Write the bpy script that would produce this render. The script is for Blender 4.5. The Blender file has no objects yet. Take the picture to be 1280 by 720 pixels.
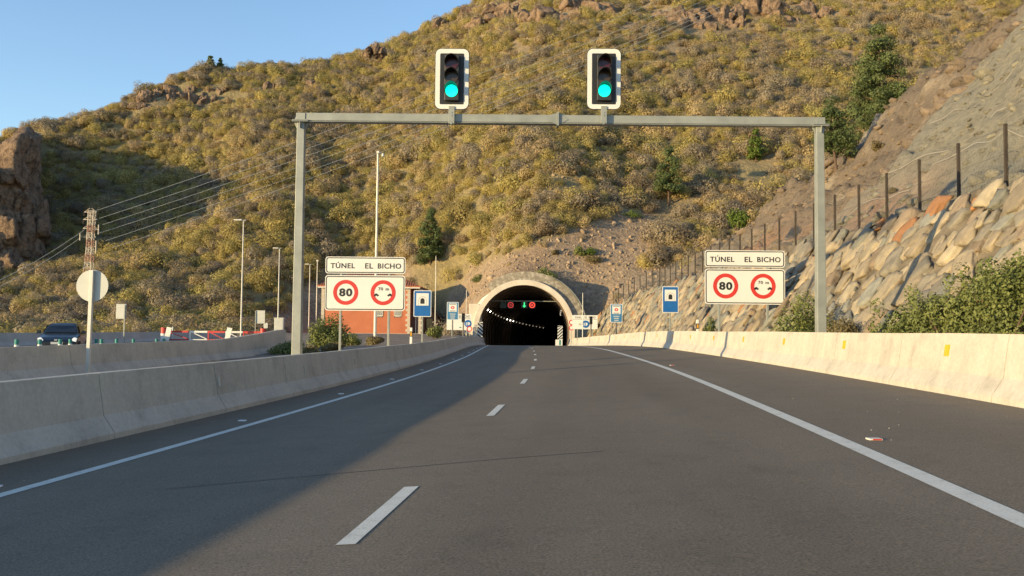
import bpy, bmesh, math, random
import numpy as np
from mathutils import Vector, Matrix, kdtree
R = math.radians
random.seed(7); RS = np.random.RandomState(11)
scene = bpy.context.scene
COL = scene.collection

# ------------------------------------------------------------------ camera
F, CX, CY, H = 1081.0, 640.0, 360.0, 1.25
PITCH = math.atan((411.8 - 360) / F); ROLL = R(0.5)
fw = np.array([0, math.cos(PITCH), math.sin(PITCH)])
_r0 = np.array([1.0, 0, 0]); _u0 = np.cross(_r0, fw)
rt = math.cos(ROLL) * _r0 + math.sin(ROLL) * _u0
upv = np.cross(rt, fw)
cam_d = bpy.data.cameras.new('camera'); cam = bpy.data.objects.new('camera', cam_d); COL.objects.link(cam)
cam_d.sensor_width = 36.0; cam_d.lens = F / 1280 * 36; cam_d.clip_start = 0.1; cam_d.clip_end = 6000
M = Matrix(((rt[0], upv[0], -fw[0], 0), (rt[1], upv[1], -fw[1], 0), (rt[2], upv[2], -fw[2], H), (0, 0, 0, 1)))
cam.matrix_world = M
scene.camera = cam

def ray(u, v): return fw + rt * (u - CX) / F - upv * (v - CY) / F
def P(u, v, Y):
    """surveyed point: picture coordinates and its real distance ahead -> world"""
    d = ray(u, v); k = Y / d[1]
    return Vector((k * d[0], Y, H + k * d[2]))
def proj(x, y, z):
    d = np.stack([x, y, z - H], -1); w = d @ fw
    return CX + F * (d @ rt) / w, CY - F * (d @ upv) / w

# ------------------------------------------------------------------ noise
def _h(i, j, k, s):
    n = (i * 374761393 + j * 668265263 + k * 2147483647 + s * 974634777) & 0xffffffff
    n = ((n ^ (n >> 13)) * 1274126177) & 0xffffffff
    return ((n ^ (n >> 16)) & 0xffff) / 65535.0
def vn(x, y, z=0.0, s=0):
    x = np.asarray(x, float); y = np.asarray(y, float); z = np.asarray(z, float) + 0 * x
    i, j, k = np.floor(x).astype(np.int64), np.floor(y).astype(np.int64), np.floor(z).astype(np.int64)
    a, b, c = x - i, y - j, z - k
    a, b, c = a * a * (3 - 2 * a), b * b * (3 - 2 * b), c * c * (3 - 2 * c)
    o = 0
    for di in (0, 1):
        for dj in (0, 1):
            for dk in (0, 1):
                o = o + _h(i + di, j + dj, k + dk, s) * (a if di else 1 - a) * (b if dj else 1 - b) * (c if dk else 1 - c)
    return o * 2 - 1
def fbm(x, y, z=0.0, s=0, o=4):
    t = 0; A = 1.0; f = 1.0
    for q in range(o):
        t = t + A * vn(np.asarray(x) * f, np.asarray(y) * f, np.asarray(z) * f, s + q); A *= .5; f *= 2.03
    return t

# ------------------------------------------------------------------ materials
def _nt(name):
    m = bpy.data.materials.new(name); m.use_nodes = True
    nt = m.node_tree; b = nt.nodes['Principled BSDF']
    return m, nt, b
def N(nt, t, **kw):
    n = nt.nodes.new(t)
    for k, v in kw.items():
        if k.startswith('i_'): n.inputs[k[2:].replace('_', ' ')].default_value = v
        else: setattr(n, k, v)
    return n
def rgba(c): return (c[0], c[1], c[2], 1.0)
def ramp(nt, cols, poss=None, interp='LINEAR'):
    r = nt.nodes.new('ShaderNodeValToRGB'); e = r.color_ramp.elements; r.color_ramp.interpolation = interp
    n = len(cols); poss = poss or [i / (n - 1) for i in range(n)]
    while len(e) < n: e.new(0.5)
    for q in range(n): e[q].position = poss[q]; e[q].color = rgba(cols[q])
    return r
def mat(name, cols, rough=.7, scale=3.0, detail=6.0, bump=0.0, bscale=None, metal=0.0, coord='Object', stretch=(1, 1, 1), poss=None, spec=.5, fine=0.0, dist=.05):
    """noise driven colour between several base colours, with optional bump"""
    m, nt, b = _nt(name)
    b.inputs['Roughness'].default_value = rough; b.inputs['Metallic'].default_value = metal
    b.inputs['Specular IOR Level'].default_value = spec
    tc = N(nt, 'ShaderNodeTexCoord'); mp = N(nt, 'ShaderNodeMapping'); mp.inputs['Scale'].default_value = stretch
    if coord == 'World':
        g = N(nt, 'ShaderNodeNewGeometry'); nt.links.new(g.outputs['Position'], mp.inputs['Vector'])
    else: nt.links.new(tc.outputs[coord], mp.inputs['Vector'])
    if len(cols) == 1: cols = [tuple(c * .88 for c in cols[0]), tuple(min(1, c * 1.08) for c in cols[0])]
    nz = N(nt, 'ShaderNodeTexNoise', i_Scale=scale, i_Detail=detail, i_Roughness=.62)
    nt.links.new(mp.outputs[0], nz.inputs['Vector'])
    rp = ramp(nt, cols, poss or [.3 + .4 * i / (len(cols) - 1) for i in range(len(cols))])
    nt.links.new(nz.outputs['Fac'], rp.inputs['Fac'])
    out = rp.outputs['Color']
    if fine:
        n2 = N(nt, 'ShaderNodeTexNoise', i_Scale=scale * 14, i_Detail=3.0); nt.links.new(mp.outputs[0], n2.inputs['Vector'])
        r2 = ramp(nt, [(1 - fine,) * 3, (1 + fine,) * 3], [.35, .65]); nt.links.new(n2.outputs['Fac'], r2.inputs['Fac'])
        mx = N(nt, 'ShaderNodeMix', data_type='RGBA', blend_type='MULTIPLY'); mx.inputs['Factor'].default_value = 1
        nt.links.new(out, mx.inputs[6]); nt.links.new(r2.outputs['Color'], mx.inputs[7]); out = mx.outputs[2]
    nt.links.new(out, b.inputs['Base Color'])
    if bump:
        n3 = N(nt, 'ShaderNodeTexNoise', i_Scale=bscale or scale * 4, i_Detail=8.0, i_Roughness=.65); nt.links.new(mp.outputs[0], n3.inputs['Vector'])
        bp = N(nt, 'ShaderNodeBump', i_Strength=bump, i_Distance=dist); nt.links.new(n3.outputs['Fac'], bp.inputs['Height'])
        nt.links.new(bp.outputs[0], b.inputs['Normal'])
    return m
def emit(name, col, s, base=(.02, .02, .02)):
    m, nt, b = _nt(name); b.inputs['Base Color'].default_value = rgba(base)
    b.inputs['Emission Color'].default_value = rgba(col); b.inputs['Emission Strength'].default_value = s
    return m

def leaf_mat(name, cols, scale=.8, rnd=.6, transl=.25):
    m, nt, b = _nt(name); b.inputs['Roughness'].default_value = .65; b.inputs['Specular IOR Level'].default_value = .25
    g = N(nt, 'ShaderNodeNewGeometry'); oi = N(nt, 'ShaderNodeObjectInfo')
    nz = N(nt, 'ShaderNodeTexNoise', i_Scale=scale, i_Detail=4.0); nt.links.new(g.outputs['Position'], nz.inputs['Vector'])
    a = N(nt, 'ShaderNodeMath', operation='MULTIPLY_ADD'); a.inputs[1].default_value = rnd; a.inputs[2].default_value = .5 - rnd * .5
    nt.links.new(oi.outputs['Random'], a.inputs[0])
    c = N(nt, 'ShaderNodeMath', operation='MULTIPLY_ADD'); c.inputs[1].default_value = 1.1; nt.links.new(nz.outputs['Fac'], c.inputs[0])
    d = N(nt, 'ShaderNodeMath', operation='SUBTRACT'); d.inputs[1].default_value = .55
    nt.links.new(a.outputs[0], c.inputs[2]); nt.links.new(c.outputs[0], d.inputs[0])
    rp = ramp(nt, cols, [.08 + .84 * i / (len(cols) - 1) for i in range(len(cols))]); nt.links.new(d.outputs[0], rp.inputs['Fac'])
    nt.links.new(rp.outputs['Color'], b.inputs['Base Color'])
    tr = N(nt, 'ShaderNodeBsdfTranslucent'); nt.links.new(rp.outputs['Color'], tr.inputs['Color'])
    mx = N(nt, 'ShaderNodeMixShader'); mx.inputs[0].default_value = transl
    nt.links.new(b.outputs[0], mx.inputs[1]); nt.links.new(tr.outputs[0], mx.inputs[2])
    nt.links.new(mx.outputs[0], nt.nodes['Material Output'].inputs['Surface'])
    return m

# ------------------------------------------------------------------ mesh builder
class MB:
    def __init__(s): s.v = []; s.f = []
    def add(s, vs, fs):
        o = len(s.v); s.v += [tuple(p) for p in vs]; s.f += [tuple(i + o for i in f) for f in fs]; return s
    def box(s, c, d, rz=0.0, rx=0.0, ry=0.0):
        m = Matrix.Rotation(rz, 3, 'Z') @ Matrix.Rotation(ry, 3, 'Y') @ Matrix.Rotation(rx, 3, 'X'); c = Vector(c)
        vs = [c + m @ Vector((x * d[0] / 2, y * d[1] / 2, z * d[2] / 2)) for x in (-1, 1) for y in (-1, 1) for z in (-1, 1)]
        return s.add(vs, [(0, 1, 3, 2), (4, 6, 7, 5), (0, 4, 5, 1), (2, 3, 7, 6), (0, 2, 6, 4), (1, 5, 7, 3)])
    def tube(s, pts, r, n=8, cap=True):
        pts = [Vector(p) for p in pts]; rs = r if isinstance(r, (list, tuple)) else [r] * len(pts)
        vs = []; fs = []
        for i, p in enumerate(pts):
            t = (pts[min(i + 1, len(pts) - 1)] - pts[max(i - 1, 0)]).normalized()
            a = t.cross(Vector((0, 0, 1)) if abs(t.z) < .9 else Vector((0, 1, 0))).normalized(); b = t.cross(a)
            for k in range(n):
                q = 2 * math.pi * k / n; vs.append(p + rs[i] * (math.cos(q) * a + math.sin(q) * b))
        for i in range(len(pts) - 1):
            for k in range(n):
                fs.append((i * n + k, i * n + (k + 1) % n, (i + 1) * n + (k + 1) % n, (i + 1) * n + k))
        if cap: fs.append(tuple(range(n))[::-1]); fs.append(tuple((len(pts) - 1) * n + k for k in range(n)))
        return s.add(vs, fs)
    def bar(s, p0, p1, w, h=None):
        """rectangular bar; w across, h the other way"""
        p0, p1 = Vector(p0), Vector(p1); h = h or w; t = (p1 - p0).normalized()
        a = t.cross(Vector((0, 0, 1)) if abs(t.z) < .95 else Vector((0, 1, 0))).normalized(); b = t.cross(a)
        vs = [p + a * x * w / 2 + b * y * h / 2 for p in (p0, p1) for x, y in ((-1, -1), (1, -1), (1, 1), (-1, 1))]
        return s.add(vs, [(0, 3, 2, 1), (4, 5, 6, 7), (0, 1, 5, 4), (1, 2, 6, 5), (2, 3, 7, 6), (3, 0, 4, 7)])
    def prism(s, outl, y0, y1):
        """outline in (x,z), extruded along y"""
        n = len(outl); vs = [(x, y0, z) for x, z in outl] + [(x, y1, z) for x, z in outl]
        fs = [tuple(range(n)), tuple(range(2 * n - 1, n - 1, -1))] + [(i, i + n, (i + 1) % n + n, (i + 1) % n) for i in range(n)]
        return s.add(vs, fs)
    def band(s, outer, inner, y0, y1):
        """closed frame between two outlines of equal count (x,z)"""
        n = len(outer); vs = [(x, y, z) for y in (y0, y1) for o in (outer, inner) for x, z in o]
        fs = []
        for i in range(n):
            j = (i + 1) % n
            fs += [(i, j, n + j, n + i), (2 * n + i, 3 * n + i, 3 * n + j, 2 * n + j), (i, 2 * n + i, 2 * n + j, j), (n + i, n + j, 3 * n + j, 3 * n + i)]
        return s.add(vs, fs)
    def grid(s, pts):
        nr, nc = len(pts), len(pts[0]); vs = [p for r in pts for p in r]
        fs = [(i * nc + j, i * nc + j + 1, (i + 1) * nc + j + 1, (i + 1) * nc + j) for i in range(nr - 1) for j in range(nc - 1)]
        return s.add(vs, fs)
    def build(s, name, m=None, parent=None, loc=None, smooth=False, bevel=0.0):
        me = bpy.data.meshes.new(name); me.from_pydata(s.v, [], s.f)
        bm = bmesh.new(); bm.from_mesh(me); bmesh.ops.recalc_face_normals(bm, faces=bm.faces) if len(s.f) < 60000 else None
        bm.to_mesh(me); bm.free()
        return link(name, me, m, parent, loc, smooth, bevel)
def link(name, me, m=None, parent=None, loc=None, smooth=False, bevel=0.0):
    me.name = name
    o = bpy.data.objects.new(name, me); COL.objects.link(o)
    if m: me.materials.append(m)
    if parent: o.parent = parent
    if loc is not None: o.location = loc
    if smooth: me.polygons.foreach_set('use_smooth', [True] * len(me.polygons))
    if bevel:
        b = o.modifiers.new('bevel', 'BEVEL'); b.width = bevel; b.segments = 2; b.limit_method = 'ANGLE'; b.angle_limit = R(40)
    return o
def npmesh(name, V, Fq, m=None, parent=None, smooth=False, k=4):
    me = bpy.data.meshes.new(name); V = np.asarray(V, np.float32); Fq = np.asarray(Fq, np.int32)
    me.vertices.add(len(V)); me.vertices.foreach_set('co', V.ravel())
    me.loops.add(Fq.size); me.loops.foreach_set('vertex_index', Fq.ravel())
    me.polygons.add(len(Fq)); me.polygons.foreach_set('loop_start', np.arange(0, Fq.size, k, dtype=np.int32))
    me.update(calc_edges=True)
    return link(name, me, m, parent, None, smooth)
_ico = {}
def ico(sub):
    if sub not in _ico:
        bm = bmesh.new(); bmesh.ops.create_icosphere(bm, subdivisions=sub, radius=1); bm.verts.ensure_lookup_table()
        _ico[sub] = (np.array([v.co[:] for v in bm.verts]), np.array([[v.index for v in f.verts] for f in bm.faces])); bm.free()
    return _ico[sub]
def chunk(r, size, sub=3, planes=13, rough=.03, jit=.22):
    '''an angular rock: a ball cut by random planes, slightly roughened'''
    V, Fq = ico(sub); ax = np.concatenate([np.eye(3), -np.eye(3)]); n = np.concatenate([ax + r.normal(size=(6, 3)) * jit, r.normal(size=(max(2, planes - 6), 3))])
    n /= np.linalg.norm(n, axis=1)[:, None]; d = np.concatenate([r.uniform(.62, .9, 6), r.uniform(.72, 1.08, max(2, planes - 6))])
    c = V @ n.T; rad = np.min(np.where(c > .04, d / np.maximum(c, .04), 9), 1); rad = np.minimum(rad, 1.5)
    W = V * rad[:, None]; o = r.rand() * 50
    if rough: W = W * (1 + rough * (fbm(W[:, 0] * 3 + o, W[:, 1] * 3, W[:, 2] * 3, 3, 4) + .6 * np.floor(3 * vn(W[:, 0] * 2.1 + o, W[:, 1] * 2.1, W[:, 2] * 2.1, 6)) / 3))[:, None]
    return W * np.array(size), Fq
def rot3(r, tilt=.35, az=None):
    e = Matrix.Rotation(r.uniform(-tilt, tilt), 3, 'X') @ Matrix.Rotation(r.uniform(-tilt, tilt), 3, 'Y') @ Matrix.Rotation(r.rand() * 6.28 if az is None else az, 3, 'Z')
    return np.array(e)
def gridfaces(nr, nc):
    i, j = np.meshgrid(np.arange(nr - 1), np.arange(nc - 1), indexing='ij'); a = (i * nc + j).ravel()
    return np.stack([a, a + 1, a + nc + 1, a + nc], 1)
def tag(o, label=None, cat=None, group=None, kind=None):
    if label: o['label'] = label
    if cat: o['category'] = cat
    if group: o['group'] = group
    if kind: o['kind'] = kind
    return o
def thing(name, label, cat, loc=(0, 0, 0), rz=0.0, group=None):
    o = bpy.data.objects.new(name, None); COL.objects.link(o); o.location = loc; o.rotation_euler = (0, 0, rz)
    o.empty_display_size = .2
    return tag(o, label, cat, group)
def copy_tree(o, parent=None):
    c = o.copy(); COL.objects.link(c); c.parent = parent
    for ch in list(o.children): copy_tree(ch, c)
    return c
def circ(cx, cz, r, n=32, a0=0): return [(cx + r * math.cos(a0 + 2 * math.pi * i / n), cz + r * math.sin(a0 + 2 * math.pi * i / n)) for i in range(n)]
def rrect(cx, cz, w, h, r, n=6):
    o = []
    for q, (sx, sz) in enumerate(((1, 1), (-1, 1), (-1, -1), (1, -1))):
        for i in range(n + 1):
            a = math.pi / 2 * (q + i / n); o.append((cx + sx * (w / 2 - r) + r * math.cos(a), cz + sz * (h / 2 - r) + r * math.sin(a)))
    return o
def lettering(name, txt, m, parent, cx, y, cz, width=None, height=None, bold=.012, depth=.003, spacing=1.0):
    cu = bpy.data.curves.new(name, 'FONT'); cu.body = txt; cu.size = 1.0; cu.offset = bold; cu.extrude = .01; cu.align_x = 'LEFT'; cu.space_character = spacing
    cu.resolution_u = 3
    t = bpy.data.objects.new(name, cu); COL.objects.link(t); bpy.context.view_layer.update()
    me = bpy.data.meshes.new_from_object(t.evaluated_get(bpy.context.evaluated_depsgraph_get()))
    bpy.data.objects.remove(t); bpy.data.curves.remove(cu)
    n = len(me.vertices); a = np.empty(n * 3); me.vertices.foreach_get('co', a); a = a.reshape(-1, 3)
    lo, hi = a.min(0), a.max(0); sx = sy = 1.0
    if width: sx = width / (hi[0] - lo[0])
    if height: sy = height / (hi[1] - lo[1])
    if not width: sx = sy
    if not height: sy = sx
    b = np.stack([(a[:, 0] - (lo[0] + hi[0]) / 2) * sx + cx, y - np.sign(a[:, 2]) * depth, (a[:, 1] - (lo[1] + hi[1]) / 2) * sy + cz], 1)
    me.vertices.foreach_set('co', b.ravel()); me.update()
    me.materials.clear()
    return link(name, me, m, parent)

# ------------------------------------------------------------------ palette
MT = {}
MT['concrete'] = mat('concrete', [(.38, .345, .295), (.49, .45, .38), (.53, .485, .41)], .85, 1.2, 8, .25, 30, fine=.06, coord='World', dist=.01)
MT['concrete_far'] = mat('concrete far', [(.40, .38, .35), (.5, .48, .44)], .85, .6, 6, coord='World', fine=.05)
MT['portal'] = mat('portal concrete', [(.52, .46, .38), (.66, .6, .5)], .8, .8, 6, coord='World')
MT['steel'] = mat('galvanised steel', [(.24, .255, .235), (.33, .345, .315)], .55, 2, 4, metal=.25)
MT['steel_dark'] = mat('dark steel', [(.10, .10, .10), (.16, .15, .14)], .6, 3, 4, metal=.3)
MT['rust'] = mat('rusty post', [(.035, .026, .02), (.06, .045, .032)], .8, 4, 4)
MT['white'] = mat('sign white', [(.64, .64, .61), (.70, .70, .66)], .45, .8, 3)
MT['white2'] = mat('cream paint', [(.56, .54, .48), (.64, .62, .55)], .5, 2, 3)
MT['alu'] = mat('sign back aluminium', [(.42, .43, .40), (.5, .51, .48)], .55, 1, 3, metal=.1)
MT['black'] = mat('black paint', [(.012, .012, .013), (.02, .02, .02)], .5, 3, 3)
MT['char'] = mat('charcoal plastic', [(.022, .022, .022), (.034, .034, .032)], .45, 3, 3)
MT['red'] = mat('sign red', [(.5, .03, .022), (.58, .04, .03)], .45, 2, 3)
MT['blue'] = mat('sign blue', [(.010, .10, .33), (.014, .13, .4)], .4, 1.5, 3)
MT['blue2'] = mat('faded sign blue', [(.03, .15, .32), (.05, .2, .4)], .45, 2, 3)
MT['tile'] = mat('roof tile', [(.33, .11, .05), (.48, .2, .1)], .85, 4, 4, .5, 12)
MT['orange'] = mat('orange render', [(.40, .125, .06), (.48, .16, .08)], .85, .7, 6, coord='World', fine=.04)
MT['teal'] = mat('teal plastic', [(.01, .17, .15), (.015, .23, .2)], .4, 3, 3)
MT['redpaint'] = mat('red painted steel', [(.42, .03, .03), (.55, .05, .045)], .5, 2, 3)
MT['amber'] = mat('amber reflector', [(.75, .33, .02), (.85, .42, .04)], .3, 5, 2)
MT['quoin'] = mat('quoin stone', [(.42, .37, .3), (.55, .48, .38)], .85, 4, 4)
MT['shade_brown'] = mat('shade brown wall', [(.12, .065, .045), (.2, .11, .075)], .85, 3, 5, .3, 10)  # side block and lean-to walls, shade beside the main block put into the colour
MT['glass'] = mat('dark glass', [(.012, .016, .02), (.02, .025, .03)], .08, 1, 2, spec=.7)
MT['bark'] = mat('bark', [(.07, .045, .03), (.13, .085, .06)], .9, 6, 5, .5, 14)
MT['wire'] = mat('cable', [(.36, .33, .28), (.44, .40, .34)], .5, 2, 2, metal=.2)
MT['rubber'] = mat('rubber', [(.015, .015, .015), (.025, .025, .025)], .8, 5, 3)
nt = MT['concrete'].node_tree; b = nt.nodes['Principled BSDF']; old = b.inputs['Base Color'].links[0].from_socket
g = N(nt, 'ShaderNodeNewGeometry'); mp = N(nt, 'ShaderNodeMapping'); mp.inputs['Scale'].default_value = (3.2, 3.2, .22); nt.links.new(g.outputs['Position'], mp.inputs['Vector'])
n1 = N(nt, 'ShaderNodeTexNoise', i_Scale=1.6, i_Detail=6.0, i_Roughness=.7); nt.links.new(mp.outputs[0], n1.inputs['Vector'])
r1 = ramp(nt, [(.62, .60, .57), (.93, .92, .91), (1.05, 1.05, 1.05)], [.30, .43, .62]); nt.links.new(n1.outputs['Fac'], r1.inputs['Fac'])
n2 = N(nt, 'ShaderNodeTexNoise', i_Scale=.9, i_Detail=8.0, i_Roughness=.75); nt.links.new(g.outputs['Position'], n2.inputs['Vector'])
r2 = ramp(nt, [(.70, .68, .65), (1.0, 1.0, 1.0)], [.30, .46]); nt.links.new(n2.outputs['Fac'], r2.inputs['Fac'])
for rr in (r1, r2):
    mx = N(nt, 'ShaderNodeMix', data_type='RGBA', blend_type='MULTIPLY'); mx.inputs['Factor'].default_value = .42
    nt.links.new(old, mx.inputs[6]); nt.links.new(rr.outputs['Color'], mx.inputs[7]); old = mx.outputs[2]
nt.links.new(old, b.inputs['Base Color'])
# asphalt
def asphalt(name, c0, c1, c2):
    m, nt, b = _nt(name); b.inputs['Roughness'].default_value = .86; b.inputs['Specular IOR Level'].default_value = .35
    g = N(nt, 'ShaderNodeNewGeometry'); mp = N(nt, 'ShaderNodeMapping'); mp.inputs['Scale'].default_value = (1, .12, 1); nt.links.new(g.outputs['Position'], mp.inputs['Vector'])
    n1 = N(nt, 'ShaderNodeTexNoise', i_Scale=.55, i_Detail=5.0); nt.links.new(mp.outputs[0], n1.inputs['Vector'])
    r1 = ramp(nt, [c0, c1, c2], [.3, .52, .75]); nt.links.new(n1.outputs['Fac'], r1.inputs['Fac'])
    n2 = N(nt, 'ShaderNodeTexNoise', i_Scale=70.0, i_Detail=3.0); nt.links.new(g.outputs['Position'], n2.inputs['Vector'])
    r2 = ramp(nt, [(.6,) * 3, (1.0,) * 3, (1.45,) * 3], [.3, .5, .72]); nt.links.new(n2.outputs['Fac'], r2.inputs['Fac'])
    n4 = N(nt, 'ShaderNodeTexNoise', i_Scale=1.7, i_Detail=7.0, i_Roughness=.7); nt.links.new(g.outputs['Position'], n4.inputs['Vector'])
    r4 = ramp(nt, [(.84,) * 3, (1.0,) * 3, (1.08,) * 3], [.28, .46, .72]); nt.links.new(n4.outputs['Fac'], r4.inputs['Fac'])
    out = r1.outputs['Color']
    for rr in (r2, r4):
        mx = N(nt, 'ShaderNodeMix', data_type='RGBA', blend_type='MULTIPLY'); mx.inputs['Factor'].default_value = 1
        nt.links.new(out, mx.inputs[6]); nt.links.new(rr.outputs['Color'], mx.inputs[7]); out = mx.outputs[2]
    at = N(nt, 'ShaderNodeVertexColor', layer_name='wear'); mx = N(nt, 'ShaderNodeMix', data_type='RGBA', blend_type='MULTIPLY')
    mx.inputs[7].default_value = (.80, .79, .785, 1); nt.links.new(at.outputs['Color'], mx.inputs['Factor']); nt.links.new(out, mx.inputs[6]); out = mx.outputs[2]
    nt.links.new(out, b.inputs['Base Color'])
    bp = N(nt, 'ShaderNodeBump', i_Strength=.35, i_Distance=.004); nt.links.new(n2.outputs['Fac'], bp.inputs['Height']); nt.links.new(bp.outputs[0], b.inputs['Normal'])
    return m
MT['asphalt'] = asphalt('asphalt', (.150, .119, .083), (.172, .137, .096), (.190, .153, .110))
MT['asphalt2'] = asphalt('pale asphalt', (.15, .145, .14), (.17, .165, .155), (.19, .18, .17))
MT['marking'] = mat('road paint', [(.40, .385, .33), (.60, .58, .50), (.66, .64, .56)], .7, 6, 8, coord='World', fine=.12, poss=[.25, .42, .7])
MT['seam'] = mat('bitumen seam', [(.03, .03, .03), (.05, .048, .045)], .7, 5, 3)
MT['soil'] = mat('dry soil', [(.17, .12, .085), (.25, .185, .13), (.32, .25, .18)], .95, .5, 8, .6, 5, coord='World', fine=.18, dist=.08)
MT['hill'] = mat('hillside earth', [(.19, .13, .085), (.27, .19, .12), (.33, .24, .155), (.22, .17, .115)], .95, .16, 10, .9, 1.6, coord='World', fine=.22, dist=.5)
MT['rock'] = mat('brown volcanic rock', [(.06, .04, .03), (.18, .12, .08), (.31, .215, .14), (.25, .14, .085)], .95, .8, 12, 1.0, 2.6, coord='World', fine=.3, dist=.7)
MT['masonry'] = mat('rubble masonry', [(.19, .165, .13), (.26, .23, .18), (.42, .38, .31)], .9, 2.6, 4, .5, 5, coord='World', poss=[.35, .5, .66])

# dry grass among the scrub (vertex mask), bare earth elsewhere
nt = MT['hill'].node_tree; b = nt.nodes['Principled BSDF']; old = b.inputs['Base Color'].links[0].from_socket
g = N(nt, 'ShaderNodeNewGeometry'); n1 = N(nt, 'ShaderNodeTexNoise', i_Scale=.7, i_Detail=9.0, i_Roughness=.75); nt.links.new(g.outputs['Position'], n1.inputs['Vector'])
r1 = ramp(nt, [(.16, .13, .065), (.22, .175, .085), (.28, .22, .105), (.21, .17, .085)], [.3, .45, .6, .75]); nt.links.new(n1.outputs['Fac'], r1.inputs['Fac'])
at = N(nt, 'ShaderNodeVertexColor', layer_name='cover'); mx = N(nt, 'ShaderNodeMix', data_type='RGBA')
nt.links.new(at.outputs['Color'], mx.inputs['Factor']); nt.links.new(old, mx.inputs[6]); nt.links.new(r1.outputs['Color'], mx.inputs[7]); nt.links.new(mx.outputs[2], b.inputs['Base Color'])
# leaves
SCRUB = [leaf_mat('scrub leaves %s' % a, c, .05, .75, .4) for a, c in (
    ('olive', [(.33, .265, .115), (.43, .355, .14), (.53, .43, .155), (.41, .36, .135)]),
    ('dry', [(.32, .245, .155), (.43, .33, .19), (.54, .42, .215), (.44, .34, .165)]), ('grey', [(.27, .22, .16), (.35, .29, .20), (.42, .345, .235), (.34, .29, .20)]))]
LEAF = leaf_mat('bush leaves', [(.08, .095, .03), (.15, .175, .055), (.24, .26, .085), (.33, .33, .13)], 2.5, .3)
LEAFD = leaf_mat('dry bush leaves', [(.13, .10, .05), (.2, .16, .07), (.27, .22, .1)], 2.0, .3)
LEAFG = leaf_mat('bright green leaves', [(.07, .11, .02), (.12, .17, .03), (.18, .22, .05)], 2.0, .3)
PINE = leaf_mat('pine needles', [(.05, .075, .03), (.09, .125, .045), (.14, .175, .065), (.18, .20, .08)], 1.2, .2)

# ------------------------------------------------------------------ road geometry (surveyed: 3.5 m lanes, long left bend, crest before the tunnel)
_hY = np.array([-120, 0, 5.9, 9.65, 17.2, 24.6, 32, 39.6, 47, 54.6, 62, 70, 104, 400.])
_hH = np.array([.115, .098, .091, .085, .073, .0536, .037, .0255, .0175, .009, .002, 0, 0, 0])
_Y = np.arange(-120, 300, .25); _X = np.concatenate([[0], np.cumsum((np.interp(_Y[:-1], _hY, _hH) + np.interp(_Y[1:], _hY, _hH)) / 2 * .25)])
_X = _X - np.interp(5.9, _Y, _X) - .87
TUN_Y = 104.0
TUN_X = float(np.interp(TUN_Y, _Y, _X)) + .06
def hx(Y):
    Y = np.asarray(Y, float); d = np.clip(Y - TUN_Y, 0, None)
    return np.interp(Y, _Y, _X) + .030 * d + d * d / 1000.0
def z0(Y):
    Y = np.asarray(Y, float); d = np.clip(Y - 45, 0, 60)
    return -.0002 * d * d - .024 * np.clip(Y - 105, 0, None)
def bank(Y): return .055 * np.clip((88 - np.asarray(Y, float)) / 42, 0, 1)
def RD(Y, s, dz=0.0): return (float(hx(Y) + s), float(Y), float(z0(Y) + bank(Y) * s + dz))
YS = [float(y) for y in np.concatenate([np.arange(-60, 0, 5), np.arange(0, 60, 1.0), np.arange(60, 104, 2.0)])]
YT = YS + [104 + 3 * i for i in range(0, 54)]
def off_l(Y): return float(np.interp(Y, [0, 75, 98, 104], [-5.0, -5.0, -4.5, -4.4]))
def off_r(Y): return float(np.interp(Y, [0, 70, 98, 104], [6.6, 6.6, 5.3, 5.1]))

WK = [-5.0, -4.2, -3.6] + [float(q) for q in np.arange(-3.4, 3.75, .3)] + [3.9, 4.8, 5.0]
def wear(y, s_):   # tyre polished tracks in each lane, an oil band between them, dust on the shoulders
    t = sum(a_ * math.exp(-((s_ - c_) / w_) ** 2) for c_, w_, a_ in ((-2.6, .36, .8), (-.95, .36, .7), (1.0, .36, .7), (2.65, .36, .8), (-1.8, .3, .5), (1.85, .3, .5)))
    return max(0.0, min(1.0, t * (.75 + .45 * float(vn(y / 6.0, s_ * .6, 0, 55))) + .25 * float(vn(y / 2.5, s_ / .8, 0, 56))))
rows = [[(s_ if 0 < q < len(WK) - 1 or y > 104 else (off_l(y) - .3 if q == 0 else off_r(y) + .3)) for q, s_ in enumerate(WK)] for y in YT]
ro = MB().grid([[RD(y, s_) for s_ in r_] for y, r_ in zip(YT, rows)]).build('road', MT['asphalt']); tag(ro, kind='structure')
wa = np.array([[wear(y, s_) for s_ in r_] for y, r_ in zip(YT, rows)]).ravel(); ca_ = ro.data.color_attributes.new('wear', 'FLOAT_COLOR', 'POINT'); ca_.data.foreach_set('color', np.stack([wa, wa, wa, np.ones_like(wa)], 1).astype(np.float32).ravel())
mk = MB()
def strip(Ya, Yb, s, w, dz=.004, step=1.0):
    n = max(2, int((Yb - Ya) / step) + 1); ys = np.linspace(Ya, Yb, n)
    mk.grid([[RD(y, s - w / 2, dz), RD(y, s + w / 2, dz)] for y in ys])
strip(-20, 150, -3.6, .15); strip(-20, 150, 3.82, .16)
for k in range(-2, 18): strip(5.05 + 7.5 * k, 6.9 + 7.5 * k, 0.0, .115, .004, .5)
tag(mk.build('road_markings', MT['marking']), kind='structure')
sm = MB(); a = [(-2.9, 7.35), (-1.6, 7.75), (-.7, 8.02), (.0, 8.22), (.9, 8.4)]
for (x0, y0), (x1, y1) in zip(a[:-1], a[1:]):
    q = lambda x, y, d: (x, y + d, float(z0(y) + bank(y) * (x - hx(y))) + .003)
    sm.add([q(x0, y0, -.008), q(x1, y1, -.008), q(x1, y1, .008), q(x0, y0, .008)], [(0, 1, 2, 3)])
tag(sm.build('road_seam', MT['seam']), kind='structure')

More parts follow.
